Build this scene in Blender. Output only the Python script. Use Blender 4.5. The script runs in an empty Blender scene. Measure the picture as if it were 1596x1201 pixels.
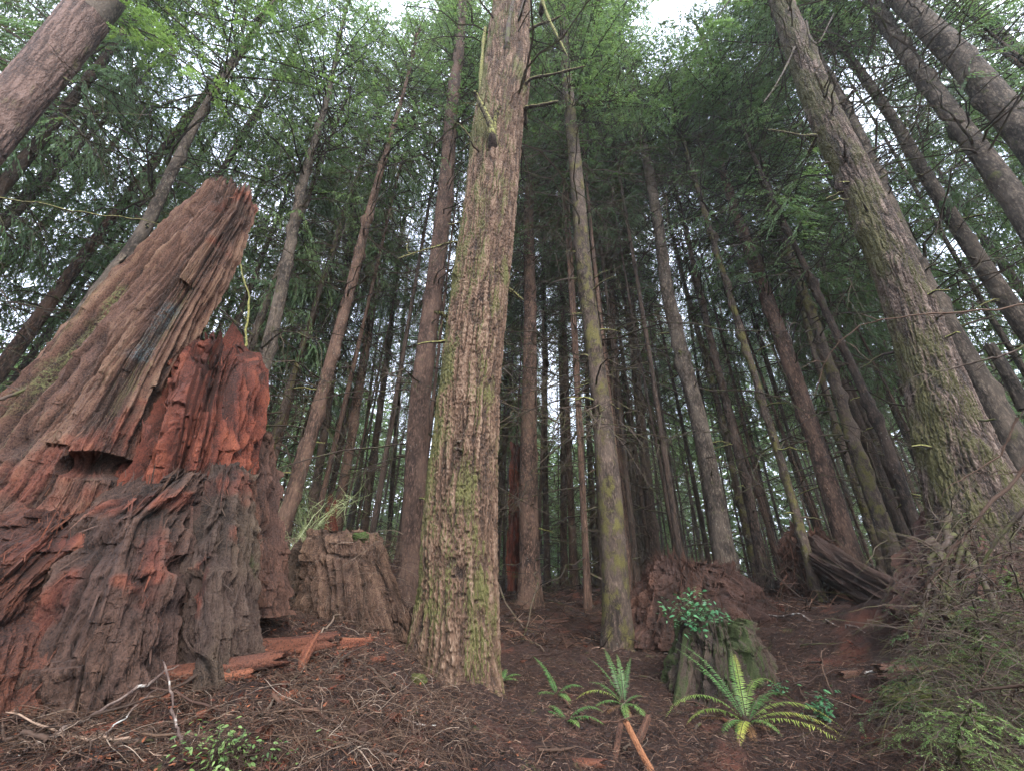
import bpy, math, random
import numpy as np
from mathutils import Vector, Matrix, Quaternion
R = math.radians
sc = bpy.context.scene
C = sc.collection

# ------------------------------------------------------------------ camera
PITCH, ROLL, F = R(26.6), R(1.77), 600.0
cp, sp = math.cos(PITCH), math.sin(PITCH)
FW = np.array([0, cp, sp]); U0 = np.array([0, -sp, cp]); R0 = np.array([1.0, 0, 0])
RC = R0*math.cos(ROLL) + U0*math.sin(ROLL)
UC = U0*math.cos(ROLL) - R0*math.sin(ROLL)
EYE = np.array([0, 0, 1.5])
cam_d = bpy.data.cameras.new("camera"); cam = bpy.data.objects.new("camera", cam_d); C.objects.link(cam)
cam_d.sensor_width = 36; cam_d.lens = 36*F/1596; cam_d.clip_end = 2000; cam_d.clip_start = 0.05
m = Matrix.Identity(4)
for i in range(3):
    m[i][0], m[i][1], m[i][2], m[i][3] = RC[i], UC[i], -FW[i], EYE[i]
cam.matrix_world = m
sc.camera = cam

# ------------------------------------------------------------------ sky, sun, exposure
SUN_EL, SUN_AZ = R(42), R(160)            # high veiled sun behind the viewer's right shoulder
w = bpy.data.worlds.new("World"); sc.world = w; w.use_nodes = True
wn = w.node_tree.nodes; wl = w.node_tree.links
sky = wn.new("ShaderNodeTexSky"); sky.sky_type = 'NISHITA'; sky.sun_disc = False
sky.sun_elevation = SUN_EL; sky.sun_rotation = SUN_AZ
sky.air_density = 1.0; sky.dust_density = 4.0; sky.ozone_density = 1.0
# bright thin overcast laid over the clear sky
tcw = wn.new("ShaderNodeTexCoord"); nzw = wn.new("ShaderNodeTexNoise"); nzw.inputs["Scale"].default_value = 3; nzw.inputs["Detail"].default_value = 5; wl.new(tcw.outputs["Generated"], nzw.inputs["Vector"])
crw = wn.new("ShaderNodeValToRGB"); crw.color_ramp.elements[0].position = .3; crw.color_ramp.elements[0].color = (4.9, 5.6, 7.1, 1); crw.color_ramp.elements[1].position = .7; crw.color_ramp.elements[1].color = (7.9, 8.4, 9.7, 1); wl.new(nzw.outputs[0], crw.inputs[0])
mxw = wn.new("ShaderNodeMix"); mxw.data_type = 'RGBA'; mxw.inputs[0].default_value = .85; wl.new(sky.outputs[0], mxw.inputs[6]); wl.new(crw.outputs[0], mxw.inputs[7])
bg = wn["Background"]; wl.new(mxw.outputs[2], bg.inputs[0]); bg.inputs[1].default_value = 0.15
sd = bpy.data.lights.new("sun", 'SUN'); sd.energy = 1.5; sd.angle = R(25); sd.color = (1, .96, .9)
so = bpy.data.objects.new("sun", sd); C.objects.link(so)
dv = Vector((math.sin(SUN_AZ)*math.cos(SUN_EL), math.cos(SUN_AZ)*math.cos(SUN_EL), math.sin(SUN_EL)))
so.rotation_euler = dv.to_track_quat('Z', 'Y').to_euler(); so.location = (0, -5, 30)
sc.view_settings.view_transform = 'Standard'; sc.view_settings.look = 'None'
sc.view_settings.exposure = 2.2; sc.view_settings.gamma = 1
sc.cycles.max_bounces = 5; sc.cycles.diffuse_bounces = 3; sc.cycles.glossy_bounces = 2
sc.cycles.transmission_bounces = 3; sc.cycles.transparent_max_bounces = 4
sc.cycles.use_adaptive_sampling = True; sc.cycles.adaptive_threshold = 0.02
sc.cycles.use_denoising = True
sc.cycles.caustics_reflective = False; sc.cycles.caustics_refractive = False

# ------------------------------------------------------------------ maths helpers
def ray(px, py):
    u = (px-798)/F; v = (600.5-py)/F
    return FW + RC*u + UC*v
def at(px, py, Y):
    d = ray(px, py); return EYE + d*(Y/d[1])
def proj(P):
    d = np.asarray(P)-EYE; z = d@FW
    return np.array([798+F*(d@RC)/z, 600.5-F*(d@UC)/z])
def _h(ix, iy, iz, seed):
    with np.errstate(over='ignore'):
        h = ix.astype(np.uint32)*np.uint32(374761393) + iy.astype(np.uint32)*np.uint32(668265263) + iz.astype(np.uint32)*np.uint32(2147483647) + np.uint32((seed*974711+12345) & 0xffffffff)
        h = (h ^ (h >> np.uint32(13)))*np.uint32(1274126177)
        h ^= h >> np.uint32(16); h = h*np.uint32(2246822519); h ^= h >> np.uint32(15)
    return (h & np.uint32(0xffffff)).astype(np.float64)/0xffffff
def vn(x, y, z, seed=0):
    x, y, z = np.broadcast_arrays(np.asarray(x, float), np.asarray(y, float), np.asarray(z, float))
    fx, fy, fz = np.floor(x), np.floor(y), np.floor(z)
    ix, iy, iz = fx.astype(np.int64), fy.astype(np.int64), fz.astype(np.int64)
    tx, ty, tz = x-fx, y-fy, z-fz
    tx = tx*tx*(3-2*tx); ty = ty*ty*(3-2*ty); tz = tz*tz*(3-2*tz)
    def c(a, b, d): return _h(ix+a, iy+b, iz+d, seed)
    x00 = c(0,0,0)*(1-tx)+c(1,0,0)*tx; x10 = c(0,1,0)*(1-tx)+c(1,1,0)*tx
    x01 = c(0,0,1)*(1-tx)+c(1,0,1)*tx; x11 = c(0,1,1)*(1-tx)+c(1,1,1)*tx
    y0 = x00*(1-ty)+x10*ty; y1 = x01*(1-ty)+x11*ty
    return y0*(1-tz)+y1*tz
def fbm(x, y, z, o=4, seed=0):
    s = 0; a = .5; t = 0
    for k in range(o):
        s = s + a*vn(np.asarray(x)*2**k+k*7.3, np.asarray(y)*2**k+k*3.1, np.asarray(z)*2**k, seed+k); t += a; a *= .55
    return s/t
def ridge(x, y, z, seed=0):
    return 1-np.abs(2*vn(x, y, z, seed)-1)

# ------------------------------------------------------------------ mesh helpers
def link(o, parent=None):
    C.objects.link(o)
    if parent is not None: o.parent = parent
    return o
def np_mesh(name, V, Fq, mats, smooth=True, mi=None, **attrs):
    V = np.asarray(V, np.float32); Fq = np.asarray(Fq, np.int32)
    me = bpy.data.meshes.new(name); k = Fq.shape[1]
    me.vertices.add(len(V)); me.vertices.foreach_set("co", V.ravel())
    me.loops.add(Fq.size); me.loops.foreach_set("vertex_index", Fq.ravel())
    me.polygons.add(len(Fq)); me.polygons.foreach_set("loop_start", np.arange(0, Fq.size, k, dtype=np.int32))
    if mi is not None: me.polygons.foreach_set("material_index", np.asarray(mi, np.int32))
    me.polygons.foreach_set("use_smooth", np.full(len(Fq), smooth, dtype=bool))
    for a, v in attrs.items():
        at_ = me.attributes.new(a, 'FLOAT', 'POINT'); at_.data.foreach_set("value", np.asarray(v, np.float32))
    for mt in (mats if isinstance(mats, (list, tuple)) else [mats]): me.materials.append(mt)
    me.update(calc_edges=True)
    return me
def obj(name, me, parent=None, loc=None):
    o = bpy.data.objects.new(name, me)
    if loc is not None: o.location = loc
    return link(o, parent)
def empty(name, loc):
    o = bpy.data.objects.new(name, None); o.location = loc; o.empty_display_size = .2
    return link(o)
def tag(o, label=None, cat=None, group=None, kind=None):
    if label: o['label'] = label
    if cat: o['category'] = cat
    if group: o['group'] = group
    if kind: o['kind'] = kind
    return o
def grid_faces(nr, nc, wrap=True):
    r = np.arange(nr-1)[:, None]; c = np.arange(nc if wrap else nc-1)[None, :]; c2 = (c+1) % nc
    return np.stack([r*nc+c, r*nc+c2, (r+1)*nc+c2, (r+1)*nc+c], -1).reshape(-1, 4)
def unit(v):
    v = np.asarray(v, float); return v/np.maximum(np.linalg.norm(v, axis=-1, keepdims=True), 1e-9)
class Buf:
    """collects quads with a tint and a material index"""
    def __init__(s): s.V=[]; s.F=[]; s.T=[]; s.M=[]; s.n=0
    def add(s, V, Fq, tint, mi=0):
        V = np.asarray(V, float).reshape(-1, 3); Fq = np.asarray(Fq)
        s.V.append(V); s.F.append(Fq+s.n); s.T.append(np.broadcast_to(np.asarray(tint, float), (len(V),)).copy()); s.M.append(np.full(len(Fq), mi)); s.n += len(V)
    def tubes(s, P, rad, tint=.5, sides=3, mi=0):
        """P (n,k,3) polylines, rad (n,k)"""
        P = np.asarray(P, float); n, k, _ = P.shape; rad = np.broadcast_to(rad, (n, k))
        T = unit(np.gradient(P, axis=1)); ref = np.where(np.abs(T[..., 2:3]) > .9, np.array([1., 0, 0]), np.array([0, 0, 1.]))
        A = unit(np.cross(T, ref)); B = np.cross(T, A)
        a = np.arange(sides)*2*math.pi/sides
        V = P[:, :, None, :] + rad[:, :, None, None]*(A[:, :, None, :]*np.cos(a)[None, None, :, None]+B[:, :, None, :]*np.sin(a)[None, None, :, None])
        base = grid_faces(k, sides); Fq = (base[None]+(np.arange(n)*k*sides)[:, None, None]).reshape(-1, 4)
        t = np.broadcast_to(np.asarray(tint, float).reshape(-1, 1) if np.ndim(tint) else tint, (n, k*sides)).ravel()
        s.add(V, Fq, t, mi)
    def leaves(s, P, D, W, L, Wd, tint, mi=1):
        """diamond leaflets at P along D, width direction W"""
        L = np.asarray(L)[:, None]; Wd = np.asarray(Wd)[:, None]
        V = np.stack([P, P+D*L*.45+W*Wd, P+D*L, P+D*L*.45-W*Wd], 1)
        n = len(P); s.add(V, np.arange(n*4).reshape(n, 4), np.repeat(tint, 4), mi)
    def mesh(s, name, mats, smooth=False):
        return np_mesh(name, np.concatenate(s.V), np.concatenate(s.F), mats, smooth, np.concatenate(s.M), tint=np.concatenate(s.T))

# ------------------------------------------------------------------ materials
class N:
    def __init__(s, name):
        s.m = bpy.data.materials.new(name); s.m.use_nodes = True; s.t = s.m.node_tree; s.b = s.t.nodes["Principled BSDF"]; s.out = s.t.nodes["Material Output"]
        s.b.inputs["Specular IOR Level"].default_value = .25
        s.tc = s.t.nodes.new("ShaderNodeTexCoord")
    def n(s, ty, **kw):
        x = s.t.nodes.new(ty)
        for k, v in kw.items(): setattr(x, k, v)
        return x
    def set(s, sock, v):
        if hasattr(v, 'links') or isinstance(v, bpy.types.NodeSocket): s.t.links.new(v, sock)
        else: sock.default_value = v
    def map(s, sx, sy, sz, src=None):
        x = s.n("ShaderNodeMapping"); x.inputs["Scale"].default_value = (sx, sy, sz); s.t.links.new(src or s.tc.outputs["Object"], x.inputs[0]); return x.outputs[0]
    def noise(s, vec, scale, detail=4, rough=.55, dist=0):
        x = s.n("ShaderNodeTexNoise"); s.t.links.new(vec, x.inputs["Vector"]); x.inputs["Scale"].default_value = scale
        x.inputs["Detail"].default_value = detail; x.inputs["Roughness"].default_value = rough; x.inputs["Distortion"].default_value = dist
        return x.outputs[0]
    def vor(s, vec, scale, feature='F1'):
        x = s.n("ShaderNodeTexVoronoi", feature=feature); s.t.links.new(vec, x.inputs["Vector"]); x.inputs["Scale"].default_value = scale; return x.outputs["Distance"]
    def ramp(s, fac, stops):
        x = s.n("ShaderNodeValToRGB"); s.t.links.new(fac, x.inputs[0]); e = x.color_ramp.elements
        while len(e) < len(stops): e.new(.5)
        for q, (p, c) in zip(e, stops): q.position = p; q.color = (*c, 1) if len(c) == 3 else c
        return x.outputs[0]
    def rng(s, fac, a, b, c=0., d=1.):
        x = s.n("ShaderNodeMapRange"); x.interpolation_type = 'SMOOTHSTEP'; s.set(x.inputs[0], fac)
        for i, v in enumerate((a, b, c, d)): x.inputs[i+1].default_value = v
        return x.outputs[0]
    def math(s, op, a, b=0.):
        x = s.n("ShaderNodeMath", operation=op); s.set(x.inputs[0], a); s.set(x.inputs[1], b); return x.outputs[0]
    def mix(s, f, a, b, mode='MIX'):
        x = s.n("ShaderNodeMix", data_type='RGBA', blend_type=mode); s.set(x.inputs[0], f)
        for i, v in ((6, a), (7, b)):
            if isinstance(v, tuple): v = (*v, 1) if len(v) == 3 else v
            s.set(x.inputs[i], v)
        return x.outputs[2]
    def attr(s, name):
        x = s.n("ShaderNodeAttribute"); x.attribute_name = name; return x.outputs["Fac"]
    def orand(s): return s.n("ShaderNodeObjectInfo").outputs["Random"]
    def bump(s, h, dist, strength=1.):
        x = s.n("ShaderNodeBump"); x.inputs["Distance"].default_value = dist; x.inputs["Strength"].default_value = strength
        s.t.links.new(h, x.inputs["Height"]); s.t.links.new(x.outputs[0], s.b.inputs["Normal"])
    def done(s, col, rough=.85):
        s.set(s.b.inputs["Base Color"], col); s.set(s.b.inputs["Roughness"], rough); return s.m

def sep_x(M, sock=None):
    x = M.n("ShaderNodeSeparateXYZ"); M.t.links.new(sock or M.n("ShaderNodeNewGeometry").outputs["Normal"], x.inputs[0]); return x.outputs

def mat_bark_hi(name, crack, mid, light, moss, moss_amt, side=0):
    """bark whose plates are modelled; attribute h runs 0 in the cracks to 1 on the ridges"""
    M = N(name); h = M.attr("h"); v = M.map(1, 1, .3)
    fine = M.noise(v, 45, 5, .65); big = M.noise(M.map(1, 1, .25), 2.2, 3)
    hh = M.math('ADD', M.math('MULTIPLY', h, .75), M.math('MULTIPLY', fine, .35))
    c = M.ramp(hh, [(.26, crack), (.5, tuple(x*.55 for x in mid)), (.70, mid), (.86, tuple(x*.6+y*.4 for x, y in zip(mid, light))), (1.08, light)])
    c = M.mix(M.rng(big, .35, .7), c, M.mix(.55, c, mid))
    gx = sep_x(M)[0]
    mn = M.noise(M.map(1, 1, .35), 3.0, 5, .6); sidef = M.rng(M.math('MULTIPLY', gx, side), -.5, .9, 0, .17)
    mf = M.rng(M.math('ADD', M.math('ADD', mn, sidef), M.math('MULTIPLY', M.noise(M.tc.outputs["Object"], 60, 3), .18)), .72-moss_amt, .86-moss_amt)
    mf = M.math('MULTIPLY', mf, M.rng(hh, .2, .5, .35, 1.))
    mc = M.ramp(M.noise(M.tc.outputs["Object"], 90, 3), [(.25, tuple(x*.45 for x in moss)), (.7, moss)])
    c = M.mix(mf, c, mc)
    c = M.mix(M.rng(M.noise(v, 110, 2, .8), .6, .68, 0, .35), c, tuple(min(x*1.35, .5) for x in light)); M.bump(M.math('ADD', fine, M.math('MULTIPLY', M.vor(v, 60), .5)), .02)
    return M.done(c, .88)

def mat_bark(name, dark, light, moss, moss_amt, plate=26, zs=.35, bump=.02):
    M = N(name); r = M.orand(); v = M.map(1, 1, zs)
    off = M.n("ShaderNodeVectorMath", operation='ADD'); M.t.links.new(v, off.inputs[0])
    cmb = M.n("ShaderNodeCombineXYZ"); M.set(cmb.inputs[0], M.math('MULTIPLY', r, 37.)); M.set(cmb.inputs[1], M.math('MULTIPLY', r, 11.)); M.t.links.new(cmb.outputs[0], off.inputs[1]); v = off.outputs[0]
    n0 = M.noise(M.map(1, 1, .45), 10, 3, .6); n1 = M.noise(v, plate*1.2, 6, .8, .6); n2 = M.noise(v, 3., 3); d = M.vor(v, plate*1.1); n3 = M.noise(M.tc.outputs["Object"], 120, 3, .8)
    hgt = M.math('ADD', M.math('MULTIPLY', n1, .95), M.math('MULTIPLY', d, -.25)); hgt = M.math('ADD', hgt, M.math('ADD', M.math('MULTIPLY', n3, .35), M.math('MULTIPLY', n0, .5))); hgt = M.math('SUBTRACT', hgt, .34)
    c = M.ramp(hgt, [(.38, tuple(x*.25 for x in dark)), (.47, dark), (.56, tuple(x*.6+y*.4 for x, y in zip(dark, light))), (.68, tuple(x*1.3 for x in light))])
    scar = M.noise(M.map(.6, .6, 2.6), 2.4, 3, .6); c = M.mix(M.rng(scar, .66, .72, 0, .75), c, tuple(x*.35 for x in dark))
    c = M.mix(M.rng(n2, .4, .65), c, M.mix(.45, c, light))
    c = M.mix(M.math('MULTIPLY', r, .35), c, tuple(x*.7 for x in dark))
    mn = M.noise(M.map(1, 1, .7), 3.4, 5, .68)
    mf = M.rng(M.math('ADD', mn, M.math('MULTIPLY', M.noise(M.tc.outputs['Object'], 70, 3, .7), .3)), .80-moss_amt, .92-moss_amt)
    c = M.mix(mf, c, M.ramp(M.noise(v, 110, 2), [(.3, tuple(x*.45 for x in moss)), (.7, moss)]))
    lic = M.rng(M.vor(v, 30), .16, .1); lic = M.math('MULTIPLY', lic, M.rng(M.noise(v, 4), .55, .62))
    c = M.mix(M.math('MULTIPLY', lic, .6), c, (.33, .35, .3))
    M.bump(M.math('ADD', hgt, M.math('MULTIPLY', mf, .4)), bump*1.8)
    return M.done(c, .88)

def mat_leaf(name, a, b, c, tr=.35, brown=(.09, .055, .03)):
    M = N(name); t = M.attr("tint"); r = M.orand()
    f = M.math('ADD', M.math('MULTIPLY', t, .75), M.math('MULTIPLY', r, .25))
    big = M.noise(M.tc.outputs["Object"], .9, 2)
    f = M.math('ADD', f, M.rng(big, .3, .7, -.2, .2))
    col = M.ramp(f, [(.0, a), (.45, b), (.9, c)])
    col = M.mix(M.rng(t, .015, .005), col, brown)
    M.done(col, .5); M.b.inputs["Specular IOR Level"].default_value = .35
    tb = M.n("ShaderNodeBsdfTranslucent"); M.set(tb.inputs[0], M.mix(.35, col, (.25, .4, .05)))
    ms = M.n("ShaderNodeMixShader"); ms.inputs[0].default_value = tr
    M.t.links.new(M.b.outputs[0], ms.inputs[1]); M.t.links.new(tb.outputs[0], ms.inputs[2]); M.t.links.new(ms.outputs[0], M.out.inputs[0])
    return M.m

def mat_rot(name, dark, mid, light, moss=(.14, .15, .04), moss_amt=.0, lichen=0., side=0., grain=.12):
    """crumbling red heartwood: grain runs up the stump; attribute h as for bark"""
    M = N(name); h = M.attr("h"); v = M.map(1, 1, grain)
    fine = M.noise(v, 38, 6, .7); chunk = M.noise(M.map(1, 1, .5), 9, 5, .7); big = M.noise(M.map(1, 1, .5), 1.7, 3)
    hh = M.math('ADD', M.math('MULTIPLY', h, .6), M.math('ADD', M.math('MULTIPLY', fine, .3), M.math('MULTIPLY', chunk, .2)))
    c = M.ramp(hh, [(.22, dark), (.5, mid), (.85, light)])
    c = M.mix(M.rng(big, .42, .66, 0, .75), c, M.mix(.6, c, (.05, .028, .024)))
    gx = sep_x(M)[0]
    if moss_amt > 0:
        mf = M.rng(M.math('ADD', M.noise(v, 3.2, 5, .65), M.rng(M.math('MULTIPLY', gx, side), -.3, .9, 0, .25)), .74-moss_amt, .9-moss_amt)
        c = M.mix(M.math('MULTIPLY', mf, .85), c, M.mix(M.rng(fine, .3, .7), tuple(x*.5 for x in moss), moss))
    if lichen > 0:
        lf = M.math('MULTIPLY', M.rng(M.noise(M.map(1, 1, .45), 1.6, 2), .70-lichen, .76-lichen), M.rng(M.noise(M.tc.outputs["Object"], 26, 4, .7), .42, .52))
        c = M.mix(lf, c, M.mix(M.rng(fine, .35, .65), (.03, .045, .05), (.17, .21, .2)))
    grit = M.noise(M.map(1, 1, .6), 95, 3, .75)
    c = M.mix(M.rng(M.attr("red"), .0, .55, 0, .85), c, M.ramp(hh, [(.22, (.011, .004, .003)), (.5, (.085, .021, .012)), (.85, (.19, .058, .03))]))
    c = M.mix(M.rng(grit, .45, .62, 0, .55), c, M.mix(.5, c, light)); c = M.mix(M.rng(grit, .46, .36, 0, .7), c, dark)
    spk = M.noise(M.tc.outputs["Object"], 34, 5, .75)
    c = M.mix(M.math('MULTIPLY', M.rng(M.attr("patch"), .0, .7), M.rng(spk, .42, .55)), c, M.mix(M.rng(grit, .4, .6), (.015, .019, .022), (.09, .115, .12)))
    c = M.mix(M.math('MULTIPLY', M.rng(M.attr("green"), .05, .6), M.rng(spk, .42, .58)), c, M.mix(M.rng(grit, .35, .65), (.04, .045, .018), (.14, .14, .055)))
    M.bump(M.math('ADD', M.math('ADD', fine, grit), M.math('MULTIPLY', chunk, .8)), .022)
    return M.done(c, .9)

def mat_twig(name, stops, moss=None):
    M = N(name); t = M.attr("tint"); c = M.ramp(t, stops)
    n = M.noise(M.tc.outputs["Object"], 40, 3)
    c = M.mix(M.rng(n, .35, .75, 0, .6), c, M.mix(.5, c, (.02, .014, .01)))
    if moss: c = M.mix(M.rng(M.noise(M.tc.outputs["Object"], 6, 3), .5, .62, 0, .9), c, moss)
    return M.done(c, .85)

B_main = mat_bark_hi("bark_furrowed", (.012, .007, .005), (.078, .045, .028), (.20, .138, .096), (.085, .082, .026), .085, side=-1)
B_right = mat_bark_hi("bark_grey_brown", (.007, .005, .004), (.046, .030, .022), (.16, .118, .095), (.055, .05, .017), .065, side=-1)
B_left = mat_bark_hi("bark_flaky", (.02, .012, .01), (.085, .052, .041), (.15, .10, .082), (.11, .10, .04), -.02, side=0)
B_red = mat_bark("bark_red_brown", (.062, .035, .024), (.18, .108, .075), (.09, .085, .022), .01)
B_grey = mat_bark("bark_grey", (.052, .038, .028), (.16, .125, .095), (.09, .09, .028), .04)
B_moss = mat_bark("bark_mossy", (.05, .034, .026), (.14, .10, .075), (.115, .10, .032), .17)
B_dark = mat_bark("bark_dark", (.034, .022, .016), (.10, .066, .048), (.06, .065, .02), .02)
L_hem = mat_leaf("needles_hemlock", (.04, .085, .04), (.09, .165, .07), (.16, .24, .09), .5)
L_dark = mat_leaf("needles_dark", (.03, .065, .038), (.07, .13, .065), (.12, .19, .085), .48)
L_bright = mat_leaf("needles_bright", (.055, .11, .04), (.12, .20, .065), (.2, .29, .09), .5)
L_fern = mat_leaf("fern_green", (.02, .06, .02), (.055, .13, .035), (.12, .20, .05), .3)
L_fern_d = mat_leaf("fern_dead", (.03, .015, .01), (.10, .05, .025), (.2, .11, .05), .2)
L_fern_y = mat_leaf("fern_yellowing", (.05, .13, .03), (.16, .24, .05), (.38, .36, .07), .35, brown=(.2, .11, .03))
L_salal = mat_leaf("salal_leaf", (.015, .06, .03), (.035, .12, .05), (.07, .17, .06), .2)
T_dark = mat_twig("twig_dark", [(0, (.0175, .0119, .0091)), (.6, (.049, .0336, .0252)), (1, (.0805, .0574, .0392))], (.0455, .0462, .014))
def mat_limb():
    M = N("limb_mossy_dark_under"); gz_ = sep_x(M)[2]; n = M.noise(M.tc.outputs["Object"], 30, 4, .7)
    up = M.rng(M.math('ADD', gz_, M.math('MULTIPLY', n, .9)), -.1, .6); c = M.mix(up, M.mix(M.rng(n, .3, .7), (.015, .01, .008), (.07, .05, .04)), M.mix(M.rng(n, .35, .65), (.05, .05, .015), (.17, .165, .05)))  # moss on upward faces; underside shade put into the colour for contrast
    M.bump(n, .01); return M.done(c, .9)
T_moss = mat_limb()
T_tan = mat_twig("twig_tan", [(0, (.012, .0075, .0053)), (.6, (.045, .0255, .0165)), (.92, (.09, .054, .0338)), (1, (.21, .165, .1275))])
T_litter = mat_twig("litter", [(0, (.0068, .0043, .0034)), (.5, (.034, .017, .0119)), (.88, (.0935, .0467, .0281)), (1, (.221, .153, .1105))])
T_chip = mat_twig("rotwood_chip", [(0, (.027, .0081, .0054)), (.6, (.099, .0288, .0153)), (1, (.225, .081, .0378))])

# ------------------------------------------------------------------ forest floor
CTRL = [(270,1030,3.0),(380,1005,3.6),(200,1060,2.9),(0,1140,2.5),(-200,1100,2.6),(0,1201,2.2),(300,1201,2.5),(550,1201,2.8),(450,1060,3.4),(600,960,4.6),
        (430,905,5.6),(560,935,5.2),(640,978,4.3),(765,1135,4.5),(700,1135,4.35),(790,1115,4.8),(740,1170,4.0),(570,985,4.0),(500,1010,3.6),(798,1201,3.6),(1000,1201,3.6),(1200,1201,3.7),(1400,1201,3.6),(1596,1201,3.0),(960,1090,5.4),(1160,1140,4.7),
        (1100,1080,6),(965,1015,8.2),(870,990,9),(825,948,12),(880,918,20),(1010,915,13),(1280,945,9.5),(1180,960,9),(1400,975,7.0),(1330,1050,5.2),(1500,1050,4.2),
        (1490,850,5.6),(1580,900,5),(1050,960,10),(1130,925,10.5),(1420,920,7.5),(1320,880,10),(300,850,9),(0,800,9),(-200,850,5),(1700,800,7),(620,880,12),(500,870,14),(1596,830,12),(1900,900,8)]
CP = np.array([at(*c) for c in CTRL]); CS = .32+.085*CP[:, 1]
def g0(x, y):
    r = np.sqrt(x*x+y*y); t = np.clip(r/45, 0, 1); return .1 + 1.7*t*t*(3-2*t)
CRES = CP[:, 2]-g0(CP[:, 0], CP[:, 1])
def ground(x, y, fine=True):
    x = np.asarray(x, float); y = np.asarray(y, float)
    num = np.zeros(np.broadcast(x, y).shape); den = np.full(num.shape, .04)
    for (cx, cy, _), s, r in zip(CP, CS, CRES):
        wt = np.exp(-((x-cx)**2+(y-cy)**2)/(2*s*s)); num = num+wt*r; den = den+wt
    z = g0(x, y)+num/den
    if fine:
        rr = np.sqrt(x*x+y*y); k = np.clip(1.3-rr/40, .15, 1)
        z = z+np.clip(1.6-np.hypot((x+.9)/1.6, (y-3.2)/1.5), 0, 1)*((fbm(x*2.3+9, y*2.3, 0, 4, 15)-.5)*.28+(fbm(x*9, y*9, 0, 3, 16)-.5)*.08)
        z = z+k*((fbm(x*.9, y*.9, 0, 3, 11)-.5)*.34+(fbm(x*4, y*4, 0, 4, 5)-.5)*.16+(fbm(x*17, y*17, 0, 3, 6)-.5)*.045*(rr < 14))
    return z
def gz(x, y): return float(ground(np.array([x]), np.array([y]))[0])
def gpix(px, py, t0=1.5):
    d = ray(px, py); ts = np.arange(t0, 60, .02); P = EYE+ts[:, None]*d
    b = P[:, 2] < ground(P[:, 0], P[:, 1]); i = int(np.argmax(b)) if b.any() else len(ts)-1
    return P[i]
def axis(n, lo, hi, s):
    a, b = math.asinh(lo/s), math.asinh(hi/s); return np.sinh(np.linspace(a, b, n))*s
gx_ = axis(760, -260, 260, 3.2); gy_ = 3.2+axis(620, -30, 260, 2.4)
GX, GY = np.meshgrid(gx_, gy_); GZ = ground(GX, GY)
def mat_floor():
    M = N("forest_floor"); o = M.tc.outputs["Object"]
    a = M.noise(o, 2.2, 5, .6); b = M.noise(o, 28, 6, .7); c_ = M.noise(o, 130, 3, .7)
    h = M.math('ADD', M.math('MULTIPLY', b, .6), M.math('MULTIPLY', c_, .4))
    c = M.ramp(h, [(.34, (.0043, .0026, .0026)), (.5, (.0238, .0119, .0085)), (.66, (.068, .0331, .0221)), (.78, (.1275, .0723, .0493))])
    c = M.mix(M.rng(a, .52, .68, 0, .75), c, M.mix(.5, c, (.03, .015, .014)))
    c = M.mix(M.math('MULTIPLY', M.rng(M.noise(o, 3.1, 4), .6, .7), M.rng(b, .45, .6, 0, .8)), c, (.06, .075, .02))
    c = M.mix(M.rng(M.noise(o, 1.3, 3), .56, .7, 0, .5), c, (.15, .05, .03))
    M.bump(h, .05); return M.done(c, .9)
fl = obj("forest_floor", np_mesh("forest_floor", np.stack([GX, GY, GZ], -1).reshape(-1, 3), grid_faces(620, 760, False), mat_floor()))
tag(fl, "brown needle covered forest floor rising into the trees", kind="structure")

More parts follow.
